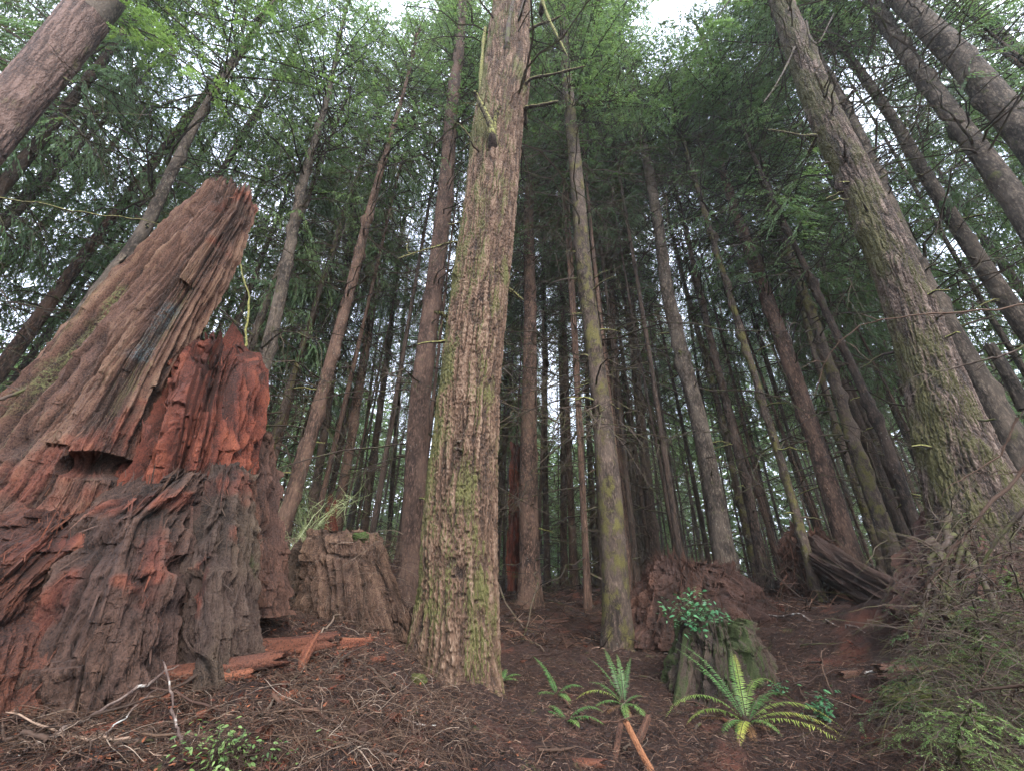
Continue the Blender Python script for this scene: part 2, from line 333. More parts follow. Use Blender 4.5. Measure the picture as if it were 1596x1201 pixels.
# ------------------------------------------------------------------ crowns
rs = np.random.RandomState(4)
def crown(name, seed, H, Rm, nb, leaf, mat_l, leafL=.11, dens=1., droop=.18, dead=38, dead_len=2.6, low_curve=.35, twig_m=None, gap=.28):
    """branches with flat drooping sprays from z=0 (some dead ones below) to z=H"""
    r = np.random.RandomState(seed); B = Buf()
    z = np.sort(r.rand(nb))**.92*H; az = r.rand(nb)*2*math.pi; t = z/H
    L = Rm*(1-t)**.75*(low_curve+(1-low_curve)*np.clip(t/.18, 0, 1))*(.6+.6*r.rand(nb))+.25
    el = -.15+.55*t+r.randn(nb)*.12
    K = 7; s = np.linspace(0, 1, K)
    hd = np.stack([np.cos(az), np.sin(az), np.zeros(nb)], -1); sd_ = np.stack([-np.sin(az), np.cos(az), np.zeros(nb)], -1)
    bend = r.randn(nb)*.18
    def pt(i, s_):
        s_ = np.asarray(s_); l = L[i]*s_
        return hd[i]*l[:, None]+sd_[i]*(bend[i]*l*s_)[:, None]+np.stack([0*l, 0*l, z[i]+l*el[i]-droop*l*s_*1.6], -1)
    idx = np.repeat(np.arange(nb), K); P = pt(idx, np.tile(s, nb)).reshape(nb, K, 3)
    B.tubes(P, (.009+.006*L)[:, None]*(1-.85*s)[None], r.rand(nb)*.5, 3, 0)
    m_ = np.maximum(4, (L*9.3*dens)).astype(int); bi = np.repeat(np.arange(nb), m_); n2 = len(bi)
    bs = r.rand(n2)**.8*.85+.15; side = np.where(r.rand(n2) < .5, -1., 1.)
    p0 = pt(bi, bs); tdir = unit(pt(bi, np.minimum(bs+.05, 1.05))-p0)
    ang = side*(R(35)+r.rand(n2)*R(45)); sw = np.stack([tdir[:, 0]*np.cos(ang)-tdir[:, 1]*np.sin(ang), tdir[:, 0]*np.sin(ang)+tdir[:, 1]*np.cos(ang), tdir[:, 2]-.12-.25*r.rand(n2)], -1); sw = unit(sw)
    l2 = (.22+.36*L[bi]*(1.08-bs))*(.5+.8*r.rand(n2)); l2 = np.minimum(l2, 1.1)
    sag = .25+.3*r.rand(n2)
    def pt2(i, q): q = np.asarray(q); l = l2[i]*q; return p0[i]+sw[i]*l[:, None]-np.stack([0*l, 0*l, sag[i]*l*q], -1)
    q3 = np.linspace(0, 1, 3); id3 = np.repeat(np.arange(n2), 3)
    B.tubes(pt2(id3, np.tile(q3, n2)).reshape(n2, 3, 3), (.0045*(1-.7*q3))[None], r.rand(n2)*.5, 3, 0)
    alive = r.rand(nb) > gap; bt = r.rand(nb)
    k_ = np.where(alive[bi], np.maximum(2, l2/(leafL*.27)*leaf), 0).astype(int); li = np.repeat(np.arange(n2), k_); n3 = len(li)
    q = r.rand(n3)**.85; lp = pt2(li, q); ld = unit(pt2(li, np.minimum(q+.08, 1.1))-lp)
    sg = np.where(r.rand(n3) < .5, -1., 1.); an = sg*(R(20)+r.rand(n3)*R(45))
    d = np.stack([ld[:, 0]*np.cos(an)-ld[:, 1]*np.sin(an), ld[:, 0]*np.sin(an)+ld[:, 1]*np.cos(an), ld[:, 2]-.1-.3*r.rand(n3)], -1)+r.randn(n3, 3)*.1; d = unit(d)
    up = unit(np.array([0, 0, 1.])+r.randn(n3, 3)*.35); W = unit(np.cross(d, up))
    Lf = leafL*1.0*(.6+.8*r.rand(n3))*(1.15-.4*q); tint = np.clip(.45*bt[bi[li]]+.25*q+.3*r.rand(n3), .03, 1)
    tint = np.where(r.rand(n3) < .03, 0, tint)
    B.leaves(lp, d, W, Lf, Lf*.125, tint, 1)
    # dead bare limbs under the live crown
    if dead:
        dz = -r.rand(dead)**1.2*H*.8; da = r.rand(dead)*2*math.pi; dl = dead_len*(.35+.9*r.rand(dead)); K = 8; s = np.linspace(0, 1, K)
        dh = np.stack([np.cos(da), np.sin(da), 0*da], -1); ds = np.stack([-np.sin(da), np.cos(da), 0*da], -1)
        e = .25*r.randn(dead); cv = r.randn(dead)*.3; dp = .2+.35*r.rand(dead)
        P = dh[:, None]*(dl[:, None]*s)[..., None]+ds[:, None]*(cv[:, None]*dl[:, None]*s*s)[..., None]
        P[..., 2] += dz[:, None]+e[:, None]*dl[:, None]*s-dp[:, None]*dl[:, None]*s*s
        P += r.randn(*P.shape)*.02*dl[:, None, None]
        B.tubes(P, (.006+.006*dl)[:, None]*(1-.8*s)[None], r.rand(dead), 4, 0)
        nt = int(dead*13); ti = r.randint(0, dead, nt); tk = r.randint(2, K-1, nt); p = P[ti, tk]; f = r.rand(nt); p = p+(P[ti, tk+1]-p)*f[:, None] if K else p
        dr = unit(P[ti, tk+1]-P[ti, tk]+r.randn(nt, 3)*.7-np.array([0, 0, .15])); ln = dl[ti]*(.12+.4*r.rand(nt)); s4 = np.linspace(0, 1, 5)
        Q = p[:, None]+dr[:, None]*(ln[:, None]*s4)[..., None]; Q[..., 2] -= (ln[:, None]*s4**2)*.35; Q += r.randn(*Q.shape)*.012
        B.tubes(Q, (.0045*(1-.7*s4))[None], r.rand(nt), 3, 0)
    return B.mesh(name, [twig_m or T_dark, mat_l])

CR = [crown("crown_hemlock", 1, 15, 3.3, 135, 1., L_hem), crown("crown_hemlock_dark", 2, 16, 3.4, 145, 1., L_dark, dead=44),
      crown("crown_loose", 3, 14, 3.4, 115, .95, L_hem, dead=48, droop=.25, gap=.3), crown("crown_spruce", 5, 17, 3.1, 155, 1., L_dark, dead=40, dens=.9),
      crown("crown_bright", 6, 15, 3.3, 130, .95, L_bright, dead=30)]
CH = [15, 16, 14, 17, 15]

# ------------------------------------------------------------------ trunks
def trunk_mesh(name, cen, rad, zs, mat, nr, na, bark, seed=0, flare=.35, lobes=5, knots=12, flare_h=.45, zg=0., gnarl=.03, butt=()):
    """cen(z)->(n,3), rad(z)->(n,)"""
    zz = np.linspace(zs[0], zs[1], nr); Cn = cen(zz); r = rad(zz)
    th = np.linspace(0, 2*math.pi, na, endpoint=False)
    TH, Z = np.meshgrid(th, zz); cx, sx = np.cos(TH), np.sin(TH); RR = r[:, None]*np.ones_like(TH)
    e = np.exp(-np.maximum(Z-zg, -.2)/flare_h)
    lob = ridge(cx*lobes*.32+5, sx*lobes*.32+seed, Z*.25, seed+3)
    RR = RR*(1+flare*e*(.35+1.3*lob)) 
    for (ba, bm, bh, bw) in butt:
        dd = np.abs((TH-ba+math.pi) % (2*math.pi)-math.pi); RR = RR+bm*np.exp(-dd**2/bw**2)*np.exp(-np.maximum(Z-zg, -.3)/bh)
    RR = RR*(1+(fbm(cx*1.1, sx*1.1, Z*.5, 3, seed)-.5)*gnarl*4)
    X, Y = cx*RR, sx*RR
    rr = np.random.RandomState(seed+50)
    for k in range(knots):
        kz = zs[0]+(zs[1]-zs[0])*rr.rand(); ka = rr.rand()*2*math.pi; s_ = .05+.09*rr.rand(); da = np.abs((TH-ka+math.pi) % (2*math.pi)-math.pi)*r[:, None]
        RR = RR+.5*s_*np.exp(-(da**2+((Z-kz)*.7)**2)/(s_**2))
    if bark:
        X, Y = cx*RR, sx*RR; f, am = bark
        wx = (fbm(X*6, Y*6, Z*1.5, 2, seed+7)-.5)*1.4
        h = ridge(X*f+wx, Y*f+wx, Z*f*.16, seed+1)**.8; h = 1-(1-np.abs(2*vn(X*f+wx, Y*f+wx, Z*f*.11, seed+1)-1))**2.2; h2 = ridge(X*f*1.9+wx, Y*f*1.9, Z*f*.6, seed+2); h3 = vn(X*f*3.5, Y*f*3.5, Z*f*1.8, seed+4)
        br = vn(X*f*.8, Y*f*.8, Z*f*.9, seed+9)
        H_ = np.clip(h*.75+(h2-.5)*.35+(h3-.5)*.6-np.where(br > .78, .2, 0)+.12, 0, 1)
        RR = RR+(H_-.6)*am
    else: H_ = vn(cx*3, sx*3, Z*5, seed)
    V = np.stack([Cn[:, None, 0]+cx*RR, Cn[:, None, 1]+sx*RR, np.broadcast_to(Cn[:, None, 2], RR.shape)], -1)
    return np_mesh(name, V.reshape(-1, 3), grid_faces(nr, na), mat, True, h=H_.ravel())

TREES = []
def photo_tree(name, stations, Y, mat, label, H=27, crown_i=0, cs=.45, cat="tree", hi=None, group=None, flare=.35, cscale=1., dY=0., rmul=1., knots=14, flare_h=.45, stubs=9, zlow=None, lobes=5, butt=()):
    """stations: (px, py, horizontal width px) from the base up; Y distance at the base; dY lean away per metre"""
    P = []; r = []
    p0 = at(stations[0][0], stations[0][1], Y)
    for (px, py, wd) in stations:
        d = ray(px, py); t = (Y+dY*(0-p0[2]))/(d[1]-dY*d[2]+1e-9) if False else Y/d[1]
        p = EYE+d*t
        if dY: 
            for _ in range(6): p = EYE+d*((Y+dY*(p[2]-p0[2]))/d[1])
        P.append(p)
    P = np.array(P); Pz = P[:, 2]
    o = np.argsort(Pz); P = P[o]; wds = np.array([s[2] for s in stations])[o]; ax = unit(P[-1]-P[0])
    for p, wd in zip(P, wds):
        hdir = unit(np.array([p[1], -p[0], 0.])); e = .1
        a, b = proj(p+hdir*e), proj(p-hdir*e); q = proj(p+ax*.1)-proj(p-ax*.1); dd = a-b
        sp_ = abs(dd[0]-dd[1]*q[0]/q[1]); r.append(wd/sp_*e*1.0)
    r = np.array(r)*rmul*(1. if hi else .88)
    base_xy = P[0, :2]-ax[:2]*(P[0, 2]-.3)/ax[2]
    zg = gz(*base_xy) if zlow is None else zlow
    base = np.array([*(P[0, :2]+ax[:2]/ax[2]*(zg-P[0, 2])), zg])
    top = P[-1]+(ax*(H-(P[-1, 2]-zg))/ax[2] if H > P[-1, 2]-zg else 0)
    zk = np.concatenate([[zg-.5], P[:, 2], [max(top[2], P[-1, 2]+1)]]); low = P[0]+ax/ax[2]*(zg-.5-P[0, 2])
    if len(P) > 1 and P[0, 2] < zg: zk[0] = P[0, 2]-.5; low = P[0]-ax/ax[2]*.5
    Xk = np.concatenate([[low[0]], P[:, 0], [top[0]]]); Yk = np.concatenate([[low[1]], P[:, 1], [top[1]]]); Rk = np.concatenate([[r[0]*1.04], r, [.025]])
    sd = len(TREES)*7+3; wob = np.random.RandomState(sd).rand(2)*6
    def sm(v):
        # smooth piecewise interpolation
        def f(z):
            k = 9; return sum(np.interp(z+dz, zk, v) for dz in np.linspace(-.6, .6, k))/k
        return f
    fx, fy, fr = sm(Xk), sm(Yk), sm(Rk)
    cen = lambda z: np.stack([fx(z)-base[0]+.03*np.sin(z*.55+wob[0]), fy(z)-base[1]+.03*np.sin(z*.6+wob[1]), z-base[2]], -1)
    z0, z1 = zk[0], zk[-1]
    root = empty(name, base); tag(root, label, cat, group)
    if hi:
        nr, na, ztop, bk = hi
        obj("trunk", trunk_mesh("trunk", cen, fr, (z0, ztop), mat, nr, na, bk, sd, flare, lobes, knots, flare_h, zg, .03, butt), root)
        if ztop < z1: obj("trunk_top", trunk_mesh("trunk_top", cen, lambda z: fr(z)*1.0, (ztop-.02, z1), B_grey, 60, 24, None, sd, 0, 5, 6, flare_h, zg), root)
    else:
        obj("trunk", trunk_mesh("trunk", cen, fr, (z0, z1), mat, 330, 28, None, sd, flare, lobes, knots*3, flare_h, zg, .045), root)
    # crown
    if crown_i is not None:
        hc = (z1-zg)*cs; zc = zg+hc; a0 = cen(np.array([zc, z1])); v = a0[1]-a0[0]; Hc = np.linalg.norm(v)
        c = obj("crown", CR[crown_i], root, a0[0]); q = Vector(v).to_track_quat('Z', 'Y'); 
        c.rotation_mode = 'QUATERNION'; c.rotation_quaternion = q @ Quaternion((0, 0, 1), sd*1.3)
        k = Hc/CH[crown_i]; c.scale = (cscale*1.15, cscale*1.15, k)
    if stubs:
        rr = np.random.RandomState(sd+9)
        for k in range(stubs):
            z = zg+1.+rr.rand()*min(9, (z1-zg)*.5); c0 = cen(np.array([z]))[0]; a = rr.rand()*2*math.pi; l = .2+.6*rr.rand()**2
            dr = np.array([math.cos(a), math.sin(a), -.1+.5*rr.rand()]); rad0 = float(fr(np.array([z]))[0])
            s = np.linspace(0, 1, 6); Q = c0+dr*(rad0*.8+l*s[:, None]); Q[:, 2] -= l*s*s*.3; Q += rr.randn(6, 3)*.012; Bq = Buf()
            Bq.tubes(Q[None], (.022*(1-.75*s)+.004)[None], .3+.6*rr.rand(), 6, 0); obj("branch_stub", Bq.mesh("branch_stub", [T_moss if rr.rand() < .5 else T_dark], True), root)
    TREES.append((base[0], base[1])); return root, cen, fr, base

G_ = "tall conifers of the stand"
main, mcen, mfr, mbase = photo_tree("conifer_tree", [(722,1080,112),(722,960,122),(722,800,113),(735,600,94),(753,400,86),(775,200,78),(790,130,74),(798,0,58),(812,-120,44)], 5.0, B_main,
    "biggest furrowed conifer trunk standing in the centre, moss down its left side", H=30, crown_i=2, cs=.62, hi=(2000, 620, 17, (20, .05)), flare=.10, knots=3, flare_h=.4, lobes=4, butt=[(R(195), .26, .42, .42), (R(250), .12, .35, .3), (R(320), .08, .16, .3), (R(275), .07, .18, .25)])
big, bcen, bfr, bbase = photo_tree("conifer_tree", [(1530,800,170),(1483,680,130),(1437,542,94),(1390,420,80),(1340,300,68),(1300,210,62),(1257,100,54),(1213,0,42)], 4.9, B_right,
    "thick leaning conifer with mossy collars rising above the root mass", H=30, crown_i=3, cs=.6, hi=(1500, 460, 17, (24, .035)), flare=.2, knots=30, stubs=22, flare_h=.5, butt=[(R(200), .12, .6, .5), (R(300), .1, .5, .4)])
photo_tree("conifer_tree", [(-190,430,150),(0,180,118),(157,0,112)], 3.6, B_left,
    "thick smooth flaky trunk cutting across the upper left corner beside the rotten stump", H=28, crown_i=1, cs=.7, hi=(800, 260, 11, (24, .014)), flare=.1, knots=10)
photo_tree("conifer_tree", [(965,1012,52),(950,800,44),(935,620,34),(910,400,27),(890,200,22),(880,60,17)], 8.2, B_moss,
    "mossy slim conifer with mossy stubs right of the biggest trunk, fern at its foot", H=30, crown_i=0, cs=.5, stubs=22, flare=.25)
photo_tree("conifer_tree", [(640,880,46),(655,640,38),(680,420,31),(700,230,25),(722,0,15)], 8.6, B_red,
    "reddish straight conifer right behind the left edge of the biggest trunk", H=26, crown_i=2, cs=.5, stubs=4)
photo_tree("conifer_tree", [(825,945,38),(825,600,26),(825,300,16),(822,200,12)], 12, B_red,
    "dark red straight conifer seen between the biggest trunk and the mossy slim one", H=28, crown_i=1, cs=.42)
photo_tree("conifer_tree", [(1132,890,40),(1088,650,31),(1040,450,23),(1000,200,15),(975,90,11)], 10, B_grey,
    "pinkish grey conifer standing on the far side of the red root mound", H=31, crown_i=0, cs=.5, stubs=10, cscale=.95)
photo_tree("conifer_tree", [(1322,850,42),(1240,600,32),(1175,400,24),(1150,340,20)], 9.6, B_red,
    "red barked conifer rising straight from the uprooted log", H=25, crown_i=3, cs=.36, stubs=4)
photo_tree("conifer_tree", [(1402,890,34),(1330,700,26),(1270,500,19),(1210,330,14)], 9.0, B_moss,
    "moss coated conifer leaning in front of the thick right trunk, green along one side", H=24, crown_i=0, cs=.34, stubs=6)
photo_tree("conifer_tree", [(1380,890,17),(1310,690,14),(1250,480,11)], 9.8, B_moss, "thin mossy pole close beside the moss coated conifer", H=22, crown_i=3, cs=.62)
photo_tree("conifer_tree", [(1282,945,19),(1235,780,16),(1180,600,13),(1110,370,10)], 9.3, B_moss,
    "thin crooked mossy pole crossing in front of the uprooted log", H=21, crown_i=2, cs=.7)
photo_tree("conifer_tree", [(435,850,32),(480,700,27),(520,540,22),(565,375,17)], 9.0, B_red,
    "slim red brown conifer behind the cut stump, leaning beside mossy sprigs", H=24, crown_i=2, cs=.5, stubs=6)
photo_tree("conifer_tree", [(515,600,14),(545,390,11)], 13, B_dark, "thin dark conifer doubled up against the slim red brown one", H=22, crown_i=1, cs=.5)
photo_tree("conifer_tree", [(395,620,30),(430,480,25),(465,330,19)], 8.0, B_grey, "grey brown conifer rising directly behind the broken red stump core", H=25, crown_i=0, cs=.5, stubs=5)
photo_tree("conifer_tree", [(60,600,40),(130,480,34),(215,370,31),(265,270,27),(320,170,18),(375,85,12)], 6.0, B_grey,
    "knotty conifer rising behind the tall spire of the rotten stump", H=24, crown_i=4, cs=.45, stubs=10)
photo_tree("conifer_tree", [(522,820,20),(550,680,17),(580,470,13)], 14, B_red, "slim conifer behind the cut stump's left top", H=25, crown_i=0, cs=.45)
photo_tree("conifer_tree", [(568,820,15),(590,660,12),(612,480,9)], 17, B_dark, "thin dark conifer behind the mossy top of the cut stump", H=26, crown_i=3, cs=.42)
photo_tree("conifer_tree", [(606,840,9),(625,560,7)], 24, B_dark, "very thin dark pole left of the reddish straight conifer", H=26, crown_i=1, cs=.45)
photo_tree("conifer_tree", [(880,915,13),(875,480,9)], 21, B_red, "thin straight conifer with green gaps on both sides, right of the dark red one", H=27, crown_i=1, cs=.45)
photo_tree("conifer_tree", [(852,905,12),(848,500,9)], 18, B_dark, "thin dark conifer touching the right side of the dark red one", H=27, crown_i=3, cs=.45)
photo_tree("conifer_tree", [(950,700,15),(930,600,14),(915,200,8)], 13, B_dark, "dark conifer mostly hidden behind the mossy slim trunk", H=28, crown_i=1, cs=.4)
photo_tree("conifer_tree", [(990,930,19),(965,680,15),(955,480,10)], 13, B_red, "red brown conifer close behind the mossy slim trunk on its right", H=27, crown_i=0, cs=.45)
photo_tree("conifer_tree", [(1022,890,22),(1000,680,18),(985,480,12)], 13.5, B_dark, "dark conifer behind the peak of the red root mound", H=27, crown_i=3, cs=.42)
photo_tree("conifer_tree", [(1205,960,24),(1165,760,18),(1105,520,13)], 11, B_dark, "dark pole right of the pinkish grey conifer, foot in the slash", H=24, crown_i=1, cs=.64)
photo_tree("conifer_tree", [(1190,930,15),(1120,640,12),(1065,430,8)], 12.5, B_moss, "slim mossy pole second behind the pinkish grey conifer", H=25, crown_i=2, cs=.42)
photo_tree("conifer_tree", [(1440,840,26),(1380,680,22),(1290,500,15)], 8.2, B_dark, "dark slender conifer squeezed between the moss coated one and the thick leaning trunk", H=23, crown_i=3, cs=.6)
photo_tree("conifer_tree", [(1640,850,88),(1590,720,70),(1530,600,54),(1440,430,40)], 6.2, B_grey, "grey trunk half hidden behind the thick leaning conifer", H=26, crown_i=1, cs=.55)
photo_tree("conifer_tree", [(1640,580,52),(1596,515,48),(1500,360,40),(1400,200,29),(1265,10,18)], 6.4, B_grey, "long straight grey trunk just right of the thick leaning conifer's top", H=27, crown_i=3, cs=.6, stubs=6)
photo_tree("conifer_tree", [(1640,420,70),(1575,310,62),(1450,130,48),(1355,0,34)], 5.0, B_grey, "knobby grey trunk second from the upper right corner", H=26, crown_i=1, cs=.62, stubs=8)
photo_tree("conifer_tree", [(1700,330,125),(1596,208,100),(1500,100,82),(1405,0,62)], 4.6, B_grey, "stout lichen spotted trunk nearest the upper right corner", H=27, crown_i=3, cs=.68, stubs=3, knots=8)
photo_tree("conifer_tree", [(1640,140,34),(1596,90,32),(1510,0,26)], 7.5, B_dark, "dark thin trunk slanting across the uppermost right corner", H=26, crown_i=1, cs=.6)

# the stand behind: individual trees, sharing trunk and crown meshes
def bg_trunk(seed, H=26., r0=.17):
    cen = lambda z: np.stack([.12*np.sin(z*.25+seed), .12*np.cos(z*.21+seed*2), z], -1)
    return [trunk_mesh("trunk", lambda z: cen(z)-np.array([.12*math.sin(seed), .12*math.cos(seed*2), 0]), lambda z: r0*np.clip(1-z/H, .04, 1)**.8, (-.6, H), mt, 70, 10, None, seed, .3, 5, 16, .4, 0, .05) for mt in (B_dark, B_red, B_grey, B_moss)]
BT = [bg_trunk(k) for k in range(3)]
rb = random.Random(11); placed = list(TREES); nbt = 0
LB = {0: "distant dark trunk standing deep in the stand among its look alikes", 1: "distant red brown trunk standing deep in the stand among its look alikes",
      2: "distant grey trunk standing deep in the stand among its look alikes", 3: "distant mossy trunk standing deep in the stand among its look alikes"}
GB = {0: "distant dark trunks", 1: "distant red brown trunks", 2: "distant grey trunks", 3: "distant mossy trunks"}
KEEP_PX = [(600, 1)]
tries = 0
while nbt < 160 and tries < 9000:
    tries += 1
    low = nbt < 70
    y = rb.uniform(12, 40)
    if low: y = rb.uniform(8.5, 24)
    x = rb.uniform(-1.45, 1.6)*y
    if low:
        an_ = R(rb.uniform(-76, 74)); rd_ = rb.uniform(8, 26); x, y = rd_*math.sin(an_), rd_*math.cos(an_)
        if y < 2.2 or (abs(x) < 7 and y < 7) or (R(8) < an_ < R(62) and rd_ < 14.5) or (R(-58) < an_ < R(-8) and rd_ < 10.5) or (an_ < R(-58) and rd_ < 12): continue
    if low and -.5*y < x < .95*y and (y < 17 or rb.random() < .6): continue
    if not low and x < -.05*y and rb.random() < .45: continue
    if not low and x < 0 and y < 14: continue
    if any((x-a)**2+(y-b)**2 < (1.1+.02*y)**2 for a, b in placed): continue
    placed.append((x, y)); k = rb.choice([0, 0, 0, 1, 1, 2, 3]); z = gz(x, y)
    rt = empty("conifer_tree", (x, y, z)); tag(rt, LB[k], "tree", GB[k])
    s = rb.uniform(.42, .95); sz = rb.uniform(.85, 1.15)
    t = obj("trunk", BT[rb.randrange(3)][k], rt); t.scale = (s, s, sz)
    ci = rb.choice([0, 1, 2, 3, 3, 1, 4, 0]); c0 = (rb.uniform(.18, .34) if low else rb.uniform(.34, .56) if y > 18 else rb.uniform(.28, .45))*26*sz; c = obj("crown", CR[ci], rt, (0, 0, c0))
    q = rb.uniform(.75, 1.0) if low else rb.uniform(.48, .74); c.scale = (q, q, (26*sz-c0)/CH[ci]); c.rotation_euler = (0, 0, rb.uniform(0, 6.28))
    rt.rotation_euler = (rb.gauss(0, .018), rb.gauss(0, .018), rb.uniform(0, 6.28)); nbt += 1

npo = 0
while npo < 88:
    y = rb.uniform(10.5, 30); x = rb.uniform(.12, 1.15)*y if npo < 66 else rb.uniform(-.5, .1)*y
    if any((x-a)**2+(y-b)**2 < .45 for a, b in placed): continue
    placed.append((x, y)); rt = empty("conifer_tree", (x, y, gz(x, y))); k = rb.choice([0, 0, 1, 1, 2]); tag(rt, "slender straight pole of a conifer in the crowded stand", "tree", "slender poles of the crowded stand")
    s_ = rb.uniform(.24, .42); sz = rb.uniform(.7, .95); t = obj("trunk", BT[rb.randrange(3)][k], rt); t.scale = (s_, s_, sz); c0 = rb.uniform(.5, .66)*26*sz
    c = obj("crown", CR[rb.choice([0, 1, 2])], rt, (0, 0, c0)); q = rb.uniform(.4, .6); c.scale = (q, q, (26*sz-c0)/15); c.rotation_euler = (0, 0, rb.uniform(0, 6.28)); rt.rotation_euler = (rb.gauss(0, .02), rb.gauss(0, .02), rb.uniform(0, 6.28)); npo += 1
for x, y in [(2.1,11.2),(-1.2,12.2),(3.3,12.6),(1.0,15.2),(4.6,13.5)]:
    rt = empty("conifer_tree", (x, y, gz(x, y))); tag(rt, "slender straight pole of a conifer in the crowded stand", "tree", "slender poles of the crowded stand")
    t = obj("trunk", BT[rb.randrange(3)][rb.choice([0, 1])], rt); t.scale = (.55, .55, 1.35); c = obj("crown", CR[rb.choice([0, 1])], rt, (0, 0, 15)); c.scale = (1.3, 1.3, 20/15.); c.rotation_euler = (0, 0, rb.uniform(0, 6))
for x, y in [(2.1,11.2),(-1.4,11.2),(3.6,11.8),(1.0,15.2),(4.9,13.5),(-3.6,11.0),(-5.4,11.5),(2.9,10.2),(4.3,10.4)]:
    rt = empty("conifer_tree", (x, y, gz(x, y))); tag(rt, "slender straight pole of a conifer in the crowded stand", "tree", "slender poles of the crowded stand")
    t = obj("trunk", BT[rb.randrange(3)][rb.choice([0, 1])], rt); t.scale = (.5, .5, 1.45); c = obj("crown", CR[rb.choice([0, 4])], rt, (0, 0, 19)); c.scale = (1.5, 1.5, 18/15.); c.rotation_euler = (0, 0, rb.uniform(0, 6))

# young understorey conifers
L_young = mat_leaf("needles_young", (.07, .13, .05), (.12, .205, .08), (.2, .29, .1), .5)
YC = [crown("crown_young", 21, 7, 2.0, 70, .9, L_young, dead=0, low_curve=.9), crown("crown_young_bright", 22, 7, 2.1, 64, .85, L_young, dead=0, low_curve=.9, gap=.25)]
yb = Buf(); s = np.linspace(0, 1, 8); yb.tubes(np.stack([0*s, 0*s, -.3+7.3*s], -1)[None], (.05*(1-s)+.005)[None], .4, 6, 0); YS = yb.mesh("stem", [B_grey], True)
ny = 0
while ny < 175:
    y = rb.uniform(38, 60) if ny > 40 else rb.uniform(24, 38); x = rb.uniform(-1.5, 1.5)*y
    if any((x-a)**2+(y-b)**2 < .8 for a, b in placed): continue
    placed.append((x, y)); rt = empty("young_conifer", (x, y, gz(x, y))); j = rb.choice([0, 1, 1])
    tag(rt, ["bushy young green conifer growing low among the distant trunks", "bushy young yellow green conifer growing low among the distant trunks"][j], "young tree", ["young green conifers", "young yellow green conifers"][j])
    obj("trunk", YS, rt); obj("crown", YC[j], rt, (0, 0, .5)); k = rb.uniform(1.7, 3.1) if y > 38 else rb.uniform(.5, 1.0); rt.scale = (k*.85, k*.85, k*1.05); rt.rotation_euler = (0, 0, rb.uniform(0, 6.28)); ny += 1

# far wood that reads as one mass
def far_wood():
    r = np.random.RandomState(8); B = Buf(); n = 170000
    a = r.uniform(R(-66), R(66), n); rr = r.uniform(62, 85, n); x = np.sin(a)*rr; y = np.cos(a)*rr
    hmax = 17+13*vn(a*14, 0, 0, 3); hz = r.rand(n)**.9*hmax
    g = ground(x, y, False); P = np.stack([x, y, g+hz], -1)
    keep = vn(x*.35, y*.35, hz*.35, 4) > .44; P = P[keep]; n = len(P)
    d = unit(r.randn(n, 3)*np.array([1, 1, .4])); W = unit(np.cross(d, unit(r.randn(n, 3)*.5+np.array([0, -.6, .6]))))
    L = .6+.7*r.rand(n); B.leaves(P, d, W, L, L*.25, np.clip(.2+.6*vn(P[:, 0]*.2, P[:, 1]*.2, P[:, 2]*.3, 9)+.2*r.rand(n), .03, 1), 1)
    return B.mesh("far_wood", [T_dark, L_young])
tag(obj("far_wood", far_wood()), "green mass of the far wood behind the last trunks", "wood", kind="stuff")

def log(name, a, b, r0, r1, mat, seed, parent=None, origin=None, chunk=.1, jagf=.0, na=90, nr=160):
    a, b = np.array(a), np.array(b); ax = unit(b-a); s = np.linspace(0, 1, nr)[:, None]; th = np.linspace(0, 2*math.pi, na, endpoint=False)[None]
    e1 = unit(np.cross(ax, [0, 0, 1.])); e2 = np.cross(ax, e1); L = np.linalg.norm(b-a)
    rr = (r0+(r1-r0)*s)*(1+0*th); x, y = np.cos(th), np.sin(th)
    n = fbm(x*2.2, y*2.2, s*L*1.2, 4, seed); g = ridge(x*r0*14, y*r0*14, s*L*.8, seed+1); rr = rr*(1+(n-.5)*.5)+(g-.5)*chunk*.25
    j = 1-jagf*fbm(x*3, y*3, 0, 3, seed+5); j0 = jagf*fbm(x*3, y*3, 3, 3, seed+6); ss = j0+(j-j0)*s
    bow = (np.sin(s*math.pi)*.04*L)*e2[None]*1.0
    P = a+ax*(ss*L)[..., None]+e1*(x*rr)[..., None]+e2*(y*rr)[..., None]+bow[:, None, :]*(.4)
    o = np.array(origin) if origin is not None else a
    V = P.reshape(-1, 3); c0, c1 = P[0].mean(0)+ax*.05, P[-1].mean(0)-ax*.05; nv = len(V); V = np.concatenate([V, [c0, c1]])
    r0_ = np.arange(na); r1_ = (nr-1)*na+r0_
    F0 = np.stack([r0_, np.roll(r0_, -1), np.full(na, nv), np.full(na, nv)], -1); F1 = np.stack([r1_, np.roll(r1_, -1), np.full(na, nv+1), np.full(na, nv+1)], -1)
    me = bpy.data.meshes.new(name)
    Fq = grid_faces(nr, na); faces = [tuple(int(q) for q in f) for f in Fq]+[(int(f[0]), int(f[1]), int(f[2])) for f in F0]+[(int(f[0]), int(f[1]), int(f[2])) for f in F1]
    me.from_pydata([tuple(v) for v in (V-o)], [], faces); me.polygons.foreach_set("use_smooth", np.ones(len(faces), bool))
    A = me.attributes.new("h", 'FLOAT', 'POINT'); A.data.foreach_set("value", np.concatenate([np.clip(.5+(n-.5)*.8+(g-.5)*.5, 0, 1).ravel(), [.3, .3]]).astype(np.float32)); me.materials.append(mat); me.update()
    return obj(name, me, parent, None if parent is not None else o)

